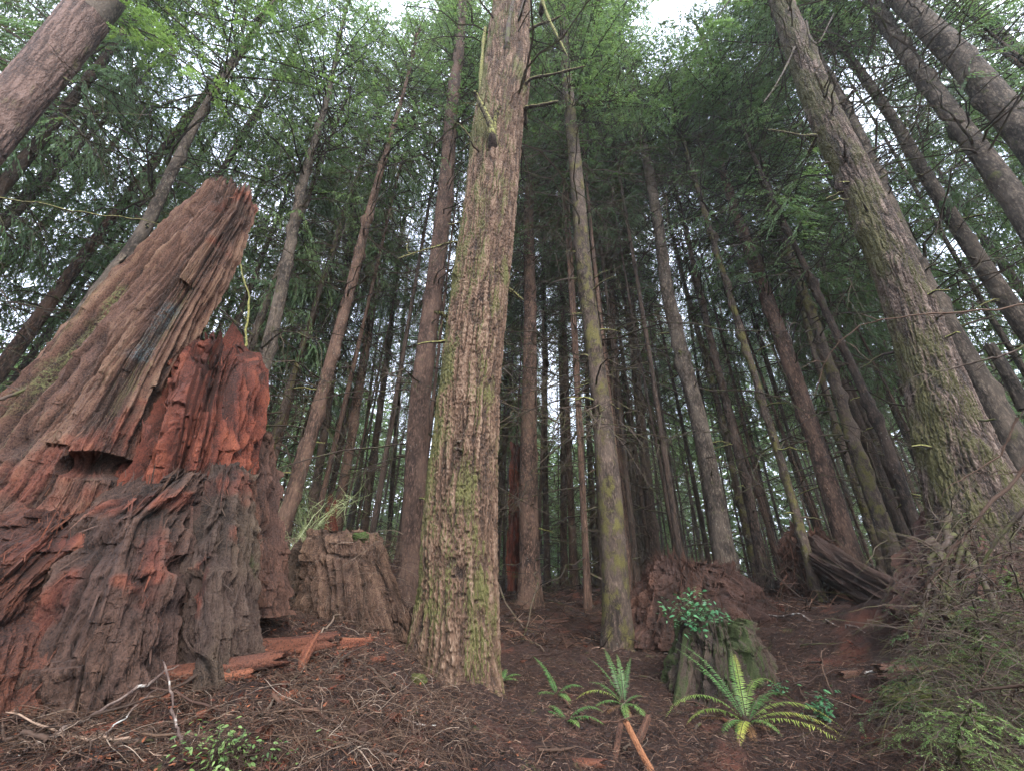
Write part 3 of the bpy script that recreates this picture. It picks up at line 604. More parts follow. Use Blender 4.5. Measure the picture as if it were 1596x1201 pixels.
# ------------------------------------------------------------------ stumps: lofts of real thickness
def loft(name, levels, mat, jag=.1, nr=260, na=220, ridges=(9, .05), rough=(.05, 6), seed=0, parent=None, origin=(0, 0, 0), chunk=0., sq=.75, patch=(), green=(), flakes=1100, fl=(.02, .09), plank=.05, melt=.25, holes=(), red=()):
    """levels (xL,yL,xR,yR,Y,thickness) bottom to top"""
    Lp = np.array([at(a, b, Y) for a, b, c, d, Y, t in levels]); Rp = np.array([at(c, d, Y) for a, b, c, d, Y, t in levels]); T = np.array([l[5] for l in levels])
    k = np.linspace(0, 1, len(levels)); th = np.linspace(0, 2*math.pi, na, endpoint=False)
    base_t = np.linspace(0, 1, nr)[:, None]; jz = fbm(np.cos(th)*3.2+seed, np.sin(th)*3.2, 0, 4, seed+30)
    gth = np.sign(np.cos(th))*np.abs(np.cos(th))**sq; sgn = (np.sin(th) > 0)*9.; z_ = np.zeros(len(th), np.int64)
    jz2 = .6*_h(np.floor(gth*5+sgn).astype(np.int64), z_, z_, seed+33)+.4*_h(np.floor(gth*13+sgn).astype(np.int64), z_, z_, seed+34)
    cut = 1-jag*np.clip((jz-.35)*2.2+1.3*jz2**1.5+.3*vn(np.cos(th)*22+seed, np.sin(th)*22, 0, seed+35), 0, 2)
    t = base_t*cut[None]
    def ip(A): return np.stack([np.interp(t, k, A[:, j]) for j in range(3)], -1)
    L_, R_ = ip(Lp), ip(Rp); Tt = np.interp(t, k, T)
    Cn = (L_+R_)/2; e = R_-L_; hw = np.linalg.norm(e, axis=-1)/2; e1 = unit(e); e2 = unit(np.cross(np.array([0, 0, 1.]), e1))
    c, s_ = np.cos(th)[None], np.sin(th)[None]
    f = lambda v: np.sign(v)*np.abs(v)**sq
    P = Cn+e1*(f(c)*hw)[..., None]+e2*(f(s_)*Tt/2)[..., None]
    nrm = unit(e1*(c*Tt)[..., None]+e2*(s_*hw)[..., None])
    X, Y, Z = P[..., 0], P[..., 1], P[..., 2]
    # grain coordinate follows the leaning axis so that furrows run up the piece
    g = (f(c)*hw.mean(0, keepdims=True)*1.0); gy = f(s_)*Tt.mean()
    wv = (fbm(X*2, Y*2, Z*.7, 3, seed)-.5)*1.2*melt
    Lg = np.linalg.norm(Lp[-1]-Lp[0])
    fr = ridge(g*ridges[0]+wv+seed, gy*ridges[0], t*2.2, seed+1)*.6+ridge(g*ridges[0]*2.7+wv, gy*ridges[0]*2.7, t*6, seed+2)*.4
    n1 = fbm(X*rough[1], Y*rough[1], Z*rough[1]*.5, 4, seed+3)
    ck = fbm(X*4, Y*4, Z*3, 5, seed+5)
    fine = vn(X*45, Y*45, Z*12, seed+6)
    wv2 = (fbm(X*5, Y*5, Z*3, 3, seed+8)-.5)*2*melt
    zero = np.zeros_like(X, dtype=np.int64); pk = 0
    for fq, am_, sq_ in ((4.5, 1., 90), (11., .6, 91), (27., .28, 92)):
        ia = np.floor(g*fq+wv*.8+seed+0*t).astype(np.int64); ib = np.floor(gy*fq*.7+0*t).astype(np.int64); ofs = _h(ia, ib, zero, sq_+seed)
        ic = np.floor(t*Lg*fq*.16+ofs*7).astype(np.int64); pk = pk+(_h(ia, ib, ic, sq_+seed+3)-.5)*am_
    fib = (1-np.abs(2*vn(g*17+wv2, gy*17+wv2, t*5+wv2*.3, seed+11)-1))**3; fib2 = (1-np.abs(2*vn(g*38+wv2*2, gy*38, t*14, seed+12)-1))**2.5
    blk = vn(g*13+wv2*.5, gy*13, Z*5.5+wv2*.5, seed+14); blk = np.floor(blk*4)/4
    crk = np.clip((np.abs(vn(g*6+wv2*.6, gy*6, t*4, seed+15)-.5))*14, 0, 1)
    disp = (fr-.5)*ridges[1]*2+(n1-.5)*rough[0]*2+(ck-.5)*chunk+(fine-.5)*.016-fib*.03-fib2*.012+(blk-.4)*.03-(1-crk)*.045+pk*plank*1.2
    h = np.clip(.62+(fr-.5)*.3+(n1-.5)*.5+(ck-.5)*.4+(fine-.5)*.35-fib*.5-fib2*.25+(blk-.4)*.15-(1-crk)*.6+pk*.35, 0, 1)
    for (hx, hy, hY, hr, hd_, hz) in holes:
        c_ = at(hx, hy, hY); q_ = np.sqrt(((X-c_[0])/hr)**2+((Z-c_[2])/(hr*hz))**2)+.6*(ck-.5); front = Y < Cn[..., 1]; k_ = np.clip(1.25-q_, 0, 1)**.5*front; disp = disp-k_*hd_; h = h*(1-.6*k_)
    P = P+nrm*disp[..., None]
    V = P.reshape(-1, 3); Fq = grid_faces(nr, na); top = P[-1].mean(0)-unit(Rp[-1]-Lp[-1])*0-np.array([0, 0, .12])
    nv = len(V); ring = (nr-1)*na+np.arange(na)
    inner = top[None]+(P[-1]-top)*.45-np.array([0, 0, .05]); V = np.concatenate([V, inner, top[None]])
    i2 = nv+np.arange(na); F2 = np.stack([ring, np.roll(ring, -1), np.roll(i2, -1), i2], -1)
    F3 = np.stack([i2, np.roll(i2, -1), np.full(na, nv+na), np.full(na, nv+na)], -1)
    hh = np.concatenate([h.ravel(), np.full(na, .35), [.2]])
    Fall = np.concatenate([Fq, F2])
    if flakes:
        rf = np.random.RandomState(seed+90); ix = rf.randint(0, (nr-1)*na, flakes); p = P.reshape(-1, 3)[ix]; nn = nrm.reshape(-1, 3)[ix]; gr = unit((P[-1]-P[0]).mean(0))
        d = unit(gr*np.where(rf.rand(flakes) < .6, 1, -1)[:, None]+rf.randn(flakes, 3)*.35+nn*(.1+.4*rf.rand(flakes))[:, None]); W_ = unit(np.cross(d, nn+rf.randn(flakes, 3)*.4)); LL = rf.uniform(*fl, flakes)[:, None]*(.4+rf.rand(flakes)[:, None]**2); wd = LL*(.015+.06*rf.rand(flakes)[:, None]**2)
        p = p+nn*.004; q0 = len(V); V = np.concatenate([V, np.stack([p-W_*wd, p+W_*wd, p+d*LL+W_*wd*.5, p+d*LL*.92-W_*wd*.4], 1).reshape(-1, 3)])
        Fall = np.concatenate([Fall, q0+np.arange(flakes*4).reshape(-1, 4)]); hh = np.concatenate([hh, np.repeat(np.clip(.35+.65*rf.rand(flakes), 0, 1), 4)])
    pa = np.zeros(len(V)); ga = np.zeros(len(V)); ra = np.zeros(len(V))
    for (arr, lst) in ((pa, patch), (ga, green), (ra, red)):
        for (ax_, ay_, bx_, by_, Y_, rad_) in lst:
            a_, b_ = at(ax_, ay_, Y_), at(bx_, by_, Y_); ab = b_-a_; u_ = np.clip(((V-a_)@ab)/(ab@ab), 0, 1); dd_ = (V-a_)-u_[:, None]*ab; dd_[:, 1] *= .3
            arr[:] = np.maximum(arr, np.clip(1.45-np.linalg.norm(dd_, axis=1)/rad_-1.3*fbm(V[:, 0]*7, V[:, 1]*7, V[:, 2]*7, 4, 77), 0, 1)*.8)
    me = np_mesh(name, V-np.array(origin), Fall, mat, False, h=hh, patch=pa, green=ga, red=ra)
    return obj(name, me, parent)

M_spire = mat_rot("weathered_cedar", (.009, .0045, .0036), (.0702, .0324, .0207), (.162, .0945, .0585), (.09, .081, .0252), .12, .0, side=-1)
M_core = mat_rot("red_rotwood", (.0068, .0034, .0026), (.0748, .0179, .0102), (.1785, .051, .0255), grain=.12)
M_shard = mat_rot("dark_rotwood", (.008, .005, .004), (.042, .02, .013), (.12, .058, .036), grain=.2)
M_root = mat_rot("root_bark", (.0045, .003, .0023), (.03, .0158, .0105), (.09, .0488, .0323), (.09, .1125, .0375), .03, .0, grain=.4)
M_root2 = mat_rot("root_bark_grey", (.005, .0037, .0025), (.031, .0192, .0124), (.0806, .0558, .0372), (.0682, .093, .0248), .06, .0, grain=.4)
M_duff = mat_rot("rotwood_duff", (.0076, .0034, .0026), (.051, .017, .0093), (.1318, .0467, .0247), grain=.9)
M_cut = mat_rot("old_cut_wood", (.013, .0072, .0046), (.078, .0429, .0273), (.182, .1137, .0748), (.0845, .1105, .0195), .08, .0, grain=.12)
M_mstump = mat_rot("mossy_stump_wood", (.007, .0049, .0042), (.0245, .0168, .0126), (.063, .0455, .0315), (.0385, .063, .014), .19, .0, side=-1, grain=.3)
M_mound = mat_rot("root_mound_duff", (.007, .004, .003), (.032, .015, .010), (.09, .043, .028), (.10, .10, .03), .03, 0, grain=.6)

M_logd = mat_rot("dark_log_wood", (.004, .003, .002), (.017, .009, .007), (.05, .028, .02), (.07, .075, .02), .05, grain=.6)
def at3(px, py, Y): return Vector(at(px, py, Y))
so_ = at(180, 1000, 3.3); so_[2] = gz(so_[0], so_[1]); st = empty("rotten_stump", so_)
tag(st, "giant broken rotten cedar stump with a tall leaning spire and bright red rotten core", "stump")
loft("spire", [(-620,1150,60,1150,3.2,1.0),(-420,980,130,1000,3.25,.95),(-200,830,175,880,3.3,.85),(-60,735,200,790,3.35,.75),(0,672,222,700,3.4,.65),(95,560,258,600,3.45,.55),(198,440,303,500,3.5,.46),(268,362,350,412,3.55,.4),(318,306,385,345,3.6,.34),(340,280,398,285,3.62,.28)],
     M_spire, jag=.045, nr=620, na=480, flakes=2200, ridges=(5, .075), rough=(.035, 5), seed=2, parent=st, origin=so_, chunk=.06, holes=[(100,712,2.9,.16,.28,.6),(235,640,3.2,.06,.15,2.5)], red=[(-150,950,150,780,2.9,.5),(60,760,215,640,3.1,.32),(345,330,392,300,3.5,.16),(330,380,370,400,3.45,.10)], plank=.035, patch=[(250,475,212,550,3.2,.15)], green=[(150,520,60,640,3.3,.2),(190,450,175,500,3.3,.12)])
loft("rotten_core", [(150,960,345,960,3.55,.7),(185,820,345,800,3.6,.7),(215,700,372,690,3.7,.65),(250,600,383,590,3.8,.55),(270,545,390,548,3.85,.5),(292,488,378,480,3.88,.35)],
     M_core, jag=.22, nr=420, na=480, ridges=(5, .13), rough=(.06, 7), seed=7, parent=st, origin=so_, chunk=.10, plank=.14)
loft("side_shard", [(330,960,425,960,4.0,.6),(340,860,420,860,4.0,.55),(362,760,422,770,4.05,.45),(372,690,420,700,4.1,.35),(376,640,418,655,4.1,.28)],
     M_shard, jag=.2, nr=240, na=240, ridges=(9, .06), rough=(.05, 8), seed=13, parent=st, origin=so_, chunk=.12, plank=.12, red=[(380,700,385,800,3.9,.10)])
loft("buttress", [(20,1110,262,1080,2.95,.7),(55,1000,268,1000,2.98,.72),(100,900,290,900,3.05,.75),(150,820,300,815,3.2,.7),(200,770,330,765,3.4,.6),(232,735,340,735,3.5,.4)],
     M_root, jag=.05, nr=300, na=300, ridges=(7, .04), rough=(.06, 8), seed=17, parent=st, origin=so_, chunk=.14, melt=.45, plank=.07, flakes=1500, fl=(.03, .18), holes=[(286,985,2.75,.08,.3,1.2),(250,870,2.8,.05,.12,1.5)], red=[(180,790,340,760,3.0,.16),(225,830,240,900,2.8,.10),(60,1010,120,900,2.7,.14),(200,900,230,960,2.7,.08)], green=[(290,820,272,950,2.7,.10)])
loft("buttress", [(296,1060,385,1060,3.15,.5),(302,980,380,980,3.2,.5),(306,900,374,900,3.25,.5),(312,830,378,830,3.35,.45),(335,770,382,770,3.45,.4),(345,715,384,720,3.55,.3)],
     M_root2, jag=.06, nr=260, na=240, ridges=(9, .035), rough=(.035, 9), seed=23, parent=st, origin=so_, chunk=.08, melt=.35, plank=.06, flakes=700, fl=(.03, .15), holes=[(308,900,3.0,.04,.15,3.)], red=[(335,760,385,740,3.3,.26),(350,800,372,860,3.1,.08),(312,860,312,960,3.0,.05)], patch=[(352,730,365,800,3.0,.10)], green=[(352,790,352,830,3.0,.08)])
loft("buttress", [(-260,1230,40,1230,2.5,.8),(-200,1090,60,1060,2.6,.8),(-120,960,110,930,2.8,.8),(-20,860,170,850,3.0,.7),(60,800,200,790,3.2,.5)],
     M_duff, jag=.05, nr=240, na=260, ridges=(5, .05), rough=(.07, 6), seed=29, parent=st, origin=so_, chunk=.18, melt=.6, plank=.06, flakes=1500, fl=(.03, .16), red=[(-50,900,160,830,2.8,.2)])
def stick(pts, r0, r1, mat, tint=.6, name="stick", parent=None, wob=.02, sides=7, n=14, seed=0, origin=None):
    P = np.array(pts, float); k = np.linspace(0, 1, len(P)); s = np.linspace(0, 1, n); rr = np.random.RandomState(seed)
    Q = np.stack([np.interp(s, k, P[:, j]) for j in range(3)], -1); Q = np.concatenate([Q[:1], (Q[:-2]+Q[1:-1]*2+Q[2:])/4, Q[-1:]]); Q += rr.randn(n, 3)*wob*np.linalg.norm(P[-1]-P[0])*.3
    rad = (r0+(r1-r0)*s)*(1+.18*rr.randn(n)); rad[-1] *= .5; o = Q[0].copy() if origin is None else np.array(origin); B = Buf(); B.tubes((Q-o)[None], rad[None], tint, sides, 0)
    ob = obj(name, B.mesh(name, [mat], True), parent, None if parent is not None else o); return ob
stick([at(60,600,3.25), at(105,550,3.3), at(152,488,3.35)], .03, .012, T_tan, .85, "splinter", st, seed=3, origin=so_)
for q, (a, b) in enumerate([((-20,672),(70,600)),((-40,650),(60,590))]): stick([at(*a,3.2), at(*b,3.25)], .025, .01, T_tan, .7, "splinter", st, seed=5+q, origin=so_)

# cut stump behind
co = gpix(560, 925, 3); cs_ = empty("cut_stump", co); tag(cs_, "old cut stump of fibrous pale wood with green moss cap behind the slash pile", "stump")
loft("body", [(470,985,640,1000,5.3,1.1),(478,935,620,950,5.3,1.1),(484,880,604,890,5.35,1.0),(490,845,592,850,5.4,.95),(492,826,586,826,5.45,.9)], M_cut, jag=.05, nr=160, na=300, ridges=(11, .05), rough=(.04, 7), seed=31, parent=cs_, origin=co, chunk=.06)
loft("side_slab", [(590,985,650,1000,5.1,.35),(585,930,632,945,5.1,.3),(578,880,606,890,5.15,.25),(572,832,590,838,5.2,.15)], M_cut, jag=.1, nr=120, na=140, ridges=(12, .04), rough=(.04, 9), seed=37, parent=cs_, origin=co, chunk=.08)
loft("side_slab", [(425,985,500,985,5.3,.6),(430,930,498,930,5.3,.55),(455,870,498,880,5.35,.45),(472,828,500,828,5.4,.35)], M_root2, jag=.2, nr=120, na=140, ridges=(9, .05), rough=(.06, 8), seed=38, parent=cs_, origin=co, chunk=.15)
# moss cap
def cushion(name, c, rx, ry, rz, mat, seed, parent=None, origin=None):
    n1, n2 = 40, 60; ph = np.linspace(.02, math.pi-.02, n1)[:, None]; th = np.linspace(0, 2*math.pi, n2, endpoint=False)[None]
    x, y, z = np.sin(ph)*np.cos(th), np.sin(ph)*np.sin(th), np.cos(ph)*np.ones_like(th)
    k = 1+(fbm(x*2+seed, y*2, z*2, 4, seed)-.5)*.7+(vn(x*14, y*14, z*14, seed)-.5)*.12
    V = np.stack([x*rx*k, y*ry*k, z*rz*k], -1).reshape(-1, 3)
    return obj(name, np_mesh(name, V+(np.array(c)-np.array(origin) if origin is not None else 0), grid_faces(n1, n2), mat, True, h=np.full(n1*n2, .5)), parent, None if parent is not None else c)
def mat_moss(name, c1, c2):
    M = N(name); o = M.tc.outputs["Object"]; n = M.noise(o, 60, 5, .7); c = M.ramp(n, [(.3, c1), (.7, c2)]); M.bump(n, .03); return M.done(c, .95)
MM = mat_moss("moss", (.015, .026, .007), (.055, .085, .018)); MM2 = mat_moss("moss_olive", (.025, .03, .008), (.09, .095, .022))
cushion("moss_cap", at(562,838,5.1), .11, .18, .07, MM, 3, cs_, co)

# red root mound in the middle distance
mo = gpix(1080, 960, 4); mr = empty("root_mound", mo); tag(mr, "collapsed red brown rotten stump mound behind the leafy mossy stump", "stump")
loft("body", [(965,1000,1215,1000,8.6,2.0),(985,945,1195,950,8.6,1.7),(1010,905,1165,915,8.7,1.3),(1022,875,1140,890,8.8,.9),(1030,862,1090,876,8.8,.5)], M_mound, jag=.12, nr=200, na=300, ridges=(5, .12), rough=(.16, 4), seed=41, parent=mr, origin=mo, chunk=.4, flakes=6000, fl=(.05, .25))
loft("snag", [(1085,920,1150,920,8.9,.4),(1105,885,1140,890,8.9,.3),(1120,870,1142,872,8.9,.2)], M_shard, jag=.2, nr=80, na=100, ridges=(9, .05), rough=(.06, 8), seed=43, parent=mr, origin=mo, chunk=.15)

# uprooted log and root plate, right
uo = gpix(1290, 930, 4); ur = empty("uprooted_log", uo); tag(ur, "dark rotting uprooted log sloping down behind the thin crooked mossy pole", "log")
loft("root_plate", [(1225,960,1330,960,9.9,.9),(1225,890,1330,890,9.9,.8),(1228,850,1300,850,9.9,.6),(1230,800,1262,815,9.9,.3)], M_shard, jag=.2, nr=160, na=200, ridges=(6, .09), rough=(.1, 5), seed=47, parent=ur, origin=uo, chunk=.3, flakes=2500, fl=(.05, .3))
log("log_body", at(1262,858,9.9), at(1450,965,6.6), .36, .24, M_logd, 51, ur, uo, .5, .12, na=200, nr=400)
log("root", at(1300,905,9.2), at(1420,945,7.4), .08, .04, M_logd, 52, ur, uo, .1)
tag(log("fallen_log", at(1300,955,8.6), at(1420,985,6.6), .12, .07, M_shard, 53, jagf=.04), "dark fallen log in the slash below the uprooted one", "log")

# root mass under the thick right tree
ro = at(1500, 900, 5.0); ro[2] = gz(ro[0], ro[1]); rm = empty("root_mass", ro); tag(rm, "dark overhanging root mass under the thick leaning conifer", "roots")
loft("root_wall", [(1425,1010,1600,1040,5.0,1.0),(1415,950,1620,960,5.0,1.1),(1440,880,1650,880,5.05,1.2),(1465,810,1640,810,5.1,1.1),(1480,770,1620,770,5.1,.7)], M_mound, jag=.05, nr=200, na=300, ridges=(4, .12), rough=(.12, 5), seed=61, parent=rm, origin=ro, chunk=.3)
for k in range(9):
    rr = np.random.RandomState(70+k); a = at(1445+rr.rand()*60, 800+rr.rand()*60, 4.5); b = at(1390+rr.rand()*130, 960+rr.rand()*60, 4.3+.5*rr.rand()); mm_ = (a+b)/2+rr.randn(3)*.15
    stick([a, mm_, b], .035, .01, T_dark, .3+.4*rr.rand(), "root", rm, .05, 6, 14, k, origin=ro)

# mossy stump
so2 = gpix(1100, 1062, 3); ms = empty("mossy_stump", so2); tag(ms, "low dark stump with green mossy roots and leafy salal on top, behind the big fern", "stump")
loft("body", [(1042,1090,1205,1110,5.9,1.2),(1056,1045,1178,1060,5.95,1.0),(1066,1000,1168,1015,6.0,.9),(1070,965,1150,975,6.05,.8),(1075,950,1145,958,6.05,.7)], M_mstump, jag=.16, nr=220, na=360, ridges=(6, .14), rough=(.07, 6), seed=64, parent=ms, origin=so2, chunk=.14, plank=.12, flakes=2500)
for k, (a, b) in enumerate([((1078,985),(1045,1072)),((1098,990),(1085,1082)),((1120,985),(1125,1078)),((1150,990),(1195,1068)),((1160,1000),(1225,1085))]):
    e_ = at(*b, 5.5); e_[2] = gz(e_[0], e_[1])-.22; log("root", at(*a, 5.85), e_, .075, .085, M_mstump, 65+k, ms, so2, .25, na=60, nr=80)

# red rotten stumps far in the middle and the black snag
def mini(name, lv, mat, seed, label, cat="stump", **kw):
    o = at(*[(lv[0][0]+lv[0][2])/2, (lv[0][1]+lv[0][3])/2], lv[0][4]); e = loft(name, lv, mat, nr=120, na=140, seed=seed, origin=o, **kw); e.location = o; return tag(e, label, cat)
mini("red_snag", [(792,920,816,920,13,.5),(794,800,814,800,13,.5),(797,720,812,722,13,.4),(799,684,811,690,13,.3)], M_core, 81, "tall narrow red rotten snag touching the dark red conifer's left side", "snag", jag=.08, ridges=(8, .06), chunk=.12)
mini("red_snag", [(508,840,524,840,11,.4),(511,800,522,800,11,.3),(515,765,521,768,11,.2)], M_core, 83, "short pointed brown snag behind the cut stump at the slim conifer", "snag", jag=.2, ridges=(8, .05), chunk=.08)
mini("red_snag", [(1195,960,1222,962,8.8,.3),(1200,945,1218,948,8.8,.25),(1204,935,1214,938,8.8,.2)], M_core, 84, "small orange red stub in the slash right of the root mound", "snag", jag=.25, ridges=(8, .05), chunk=.1)

# ------------------------------------------------------------------ big limbs on the main trunk
def limb(parent, org, pix, Y0, Y1, r0, r1, mat, seed, tint=.5, twigs=3):
    n = len(pix); P = [at(px, py, Y0+(Y1-Y0)*i/(n-1)) for i, (px, py) in enumerate(pix)]; r_ = np.random.RandomState(seed)
    P = [P[0]+np.array([0, .35, -.10])]+P; n += 1
    s = np.linspace(0, 1, 28); k = np.linspace(0, 1, n); P = np.array(P); Q = np.stack([np.interp(s, k, P[:, j]) for j in range(3)], -1)
    for _ in range(3): Q[1:-1] = (Q[:-2]+Q[1:-1]*2+Q[2:])/4
    rad = (r0*(1+.5*np.exp(-((s-.12)/.1)**2))+(r1-r0)*s)*(1+.28*(vn(s*22, seed, 0, seed)-.5)*2); rad[-1] = .003; rad[0] = .004
    B = Buf(); B.tubes((Q-org)[None], rad[None], tint, 10, 0)
    for t in range(twigs):
        i = r_.randint(8, 26); l = .2+.4*r_.rand(); d = unit(r_.randn(3)+np.array([0, -.2, .3])); s5 = np.linspace(0, 1, 6); W = Q[i]+d*(l*s5[:, None])+r_.randn(6, 3)*.012; W[:, 2] -= l*s5*s5*.2
        B.tubes((W-org)[None], (.008*(1-s5)+.002)[None], tint, 5, 0)
    nm = 420; ii = r_.randint(1, 27, nm); th = r_.rand(nm)*6.28; T = unit(Q[ii+0]-Q[ii-1]); A = unit(np.cross(T, r_.randn(nm, 3))); D = unit(A+T*.5+np.array([0, 0, -.15])); Wd = unit(np.cross(D, r_.randn(nm, 3)))
    LL = .012+.02*r_.rand(nm); B.leaves(Q[ii]+(A*rad[ii][:, None])*.8-org, D, Wd, LL, LL*.3, .3+.6*r_.rand(nm), 0)
    return obj("limb", B.mesh("limb", [mat], True), parent)
for i, (pix, y0, y1, r0, r1, mt) in enumerate([
    ([(768,215),(764,192),(752,168),(741,146),(740,143)], 4.38, 4.1, .075, .03, T_moss),
    ([(770,212),(772,180),(780,165)], 4.42, 4.3, .05, .02, T_moss),
    ([(750,170),(750,120),(753,70),(757,40)], 4.9, 4.9, .09, .035, T_moss),
    ([(815,135),(828,122),(862,116),(914,103)], 4.75, 4.4, .045, .022, T_moss),
    ([(818,168),(832,166),(850,163),(871,158)], 4.8, 4.6, .045, .028, T_moss),
    ([(822,48),(840,38),(858,34),(876,24)], 4.9, 4.7, .05, .02, T_moss),
    ([(845,0),(855,30),(868,55),(885,88)], 4.7, 4.5, .055, .02, T_moss),
    ([(790,70),(793,35),(800,0),(802,-30)], 4.35, 4.2, .07, .03, T_dark),
    ([(808,30),(814,10),(822,-20)], 4.5, 4.4, .05, .03, T_dark),
    ([(712,375),(690,382),(660,390),(620,403)], 4.9, 4.5, .022, .008, T_moss),
    ([(742,228),(730,210),(718,194)], 4.9, 4.8, .03, .01, T_moss),
    ([(697,498),(688,488),(676,486)], 4.95, 4.9, .03, .012, T_moss),
    ([(785,445),(800,455),(815,468)], 5.0, 5.1, .04, .015, T_moss),
    ([(735,10),(710,-20),(680,-60)], 4.9, 4.6, .02, .01, T_dark)]):
    limb(main, np.array(mbase), pix, y0, y1, r0, r1, mt, 100+i, .45)
# big hanging limbs on the thick right tree
for i, pix in enumerate([[(1275,210),(1250,212),(1225,206),(1196,202)], [(1256,30),(1262,60),(1275,72),(1300,20)], [(1240,70),(1225,105),(1205,140),(1190,160)], [(1318,255),(1317,240),(1316,218)], [(1310,175),(1322,155),(1330,140)]]):
    limb(big, np.array(bbase), pix, 4.75, 4.4, .03, .012, T_moss if i == 0 else T_dark, 130+i, .4)

# ------------------------------------------------------------------ ferns
def fern(px, py, name_label, fr_list, mat, scale, seed, fertile=None):
    base = gpix(px, py, 2.5); r_ = np.random.RandomState(seed); root = empty("sword_fern", base); tag(root, name_label, "fern")
    for (az, el, ln, curl, mm) in fr_list:
        L = ln*scale; n = 58; s = np.linspace(0, 1, n); a = R(az)+r_.randn()*.05
        hd = np.array([math.sin(a), math.cos(a), 0]); curl = curl+.25+.2*r_.rand()
        ang = R(el)-curl*s**1.2; dl = L/(n-1); P = np.zeros((n, 3)); tw = r_.randn()*.3
        for i in range(1, n):
            hh = hd+np.array([hd[1], -hd[0], 0])*tw*s[i]; hh /= np.linalg.norm(hh); P[i] = P[i-1]+dl*(hh*math.cos(ang[i])+np.array([0, 0, math.sin(ang[i])]))
        B = Buf(); B.tubes(P[None], (.0045*(1-.75*s))[None], .3, 4, 0)
        side = unit(np.cross(unit(np.gradient(P, axis=0)), np.array([0, 0, 1.]))); Tn = unit(np.gradient(P, axis=0)); nn = np.cross(side, Tn)
        ii = np.arange(5, n-1); m2 = np.interp(s[ii], [.1, .22, .5, .8, 1], [.5, .95, 1, .6, .08])*.078*scale*L**.3
        for sg in (-1, 1):
            for off in (0.,):
                p = P[ii]+(P[ii+1]-P[ii])*off; d = unit(side[ii]*sg+r_.randn(len(ii), 3)*.10+Tn[ii]*(.32+.1*r_.rand(len(ii)))[:, None]-nn[ii]*(.10+.15*r_.rand(len(ii)))[:, None]); W = unit(np.cross(d, nn[ii])); ll = m2*(.8+.35*r_.rand(len(ii)))*np.where(r_.rand(len(ii)) < .05, .3, 1); wd = .0052*scale*L**.5*np.ones(len(ii))*(m2/m2.max())**.4
                # pinna: three-section lance
                q = np.array([0, .12, .55, .85, 1.]); ww = np.array([.5, 1, .8, .4, .05]); dr = np.array([0, 0, .03, .09, .15])
                V = []; 
                for a_, b_, c_ in zip(q, ww, dr):
                    cc = p+d*(ll*a_)[:, None]-np.array([0, 0, 1.])*(ll*c_)[:, None]; V += [cc+W*(wd*b_)[:, None], cc-W*(wd*b_)[:, None]]
                V = np.stack(V, 1); k = len(p); fb = np.array([[0, 1, 3, 2], [2, 3, 5, 4], [4, 5, 7, 6], [6, 7, 9, 8]]); Fq = (fb[None]+(np.arange(k)*10)[:, None, None]).reshape(-1, 4)
                B.add(V, Fq, np.repeat(np.clip(.25+.5*s[ii]+.2*r_.rand(k)-.05, .03, 1), 10), 1)
        obj("frond", B.mesh("frond", [T_tan, mm or mat]), root)
    return root
Gf, Yf = L_fern, L_fern_y
fern(1165, 1128, "large sword fern with yellowing arching fronds in front of the mossy stump",
     [(-95,50,1.15,1.5,Yf),(-80,38,.8,1.2,Yf),(-110,30,.6,1.2,Gf),(-42,72,1.05,.55,Gf),(-60,66,1.0,.6,Gf),(-25,60,.8,.5,Gf),(25,76,.95,.9,Yf),(45,70,1.1,1.75,Yf),(5,72,.9,.5,Gf),(75,55,.95,1.4,Gf),(95,45,1.2,1.5,Yf),(110,35,1.25,1.4,Yf),(125,28,1.35,1.2,Yf),(205,30,.7,1.2,Yf),(60,50,.7,1.1,Gf),(-130,20,.5,.8,Gf),(160,40,.5,1.2,Gf),(-70,15,1.0,.8,L_fern_d),(60,10,.9,.8,L_fern_d),(-20,20,.8,1.2,L_fern_d),(130,10,.8,.9,L_fern_d),(200,10,.5,.8,L_fern_d)], Gf, .80, 5)
fern(972, 1098, "upright green sword fern at the foot of the mossy slim conifer",
     [(-25,75,.75,.35,Gf),(-60,70,.7,.5,Gf),(20,80,.62,.3,Gf),(40,76,.62,.35,Gf),(-95,45,.8,1.4,Yf),(-80,55,.6,1.0,Gf),(200,30,.62,1.5,Gf),(165,30,.6,1.5,Gf),(-100,30,.5,.9,Gf),(90,50,.35,.9,Gf),(60,10,.5,.8,L_fern_d),(-130,10,.6,.8,L_fern_d),(180,10,.5,.9,L_fern_d)], Gf, .80, 6)
fern(868, 1082, "smallest green fern tuft, left of the upright sword fern", [(-60,70,.48,.4,Gf),(-30,60,.3,.6,Gf),(80,50,.35,1.0,Gf),(150,30,.35,1.2,Gf),(-90,25,.3,.8,Gf)], Gf, 1.0, 7)
fern(885, 1122, "low pale green fern lying flat in the slash by the orange stick", [(-90,35,.42,1.0,Gf),(-60,50,.3,.9,Gf),(80,50,.42,1.1,Gf),(100,30,.4,.9,Gf),(160,30,.25,.8,Gf)], Gf, .9, 8)
fern(782, 1062, "tiny fern sprig growing against the right side of the biggest trunk's foot", [(20,60,.25,.9,Gf),(80,50,.3,1.0,Gf),(120,40,.25,.9,Gf)], Gf, .9, 9)

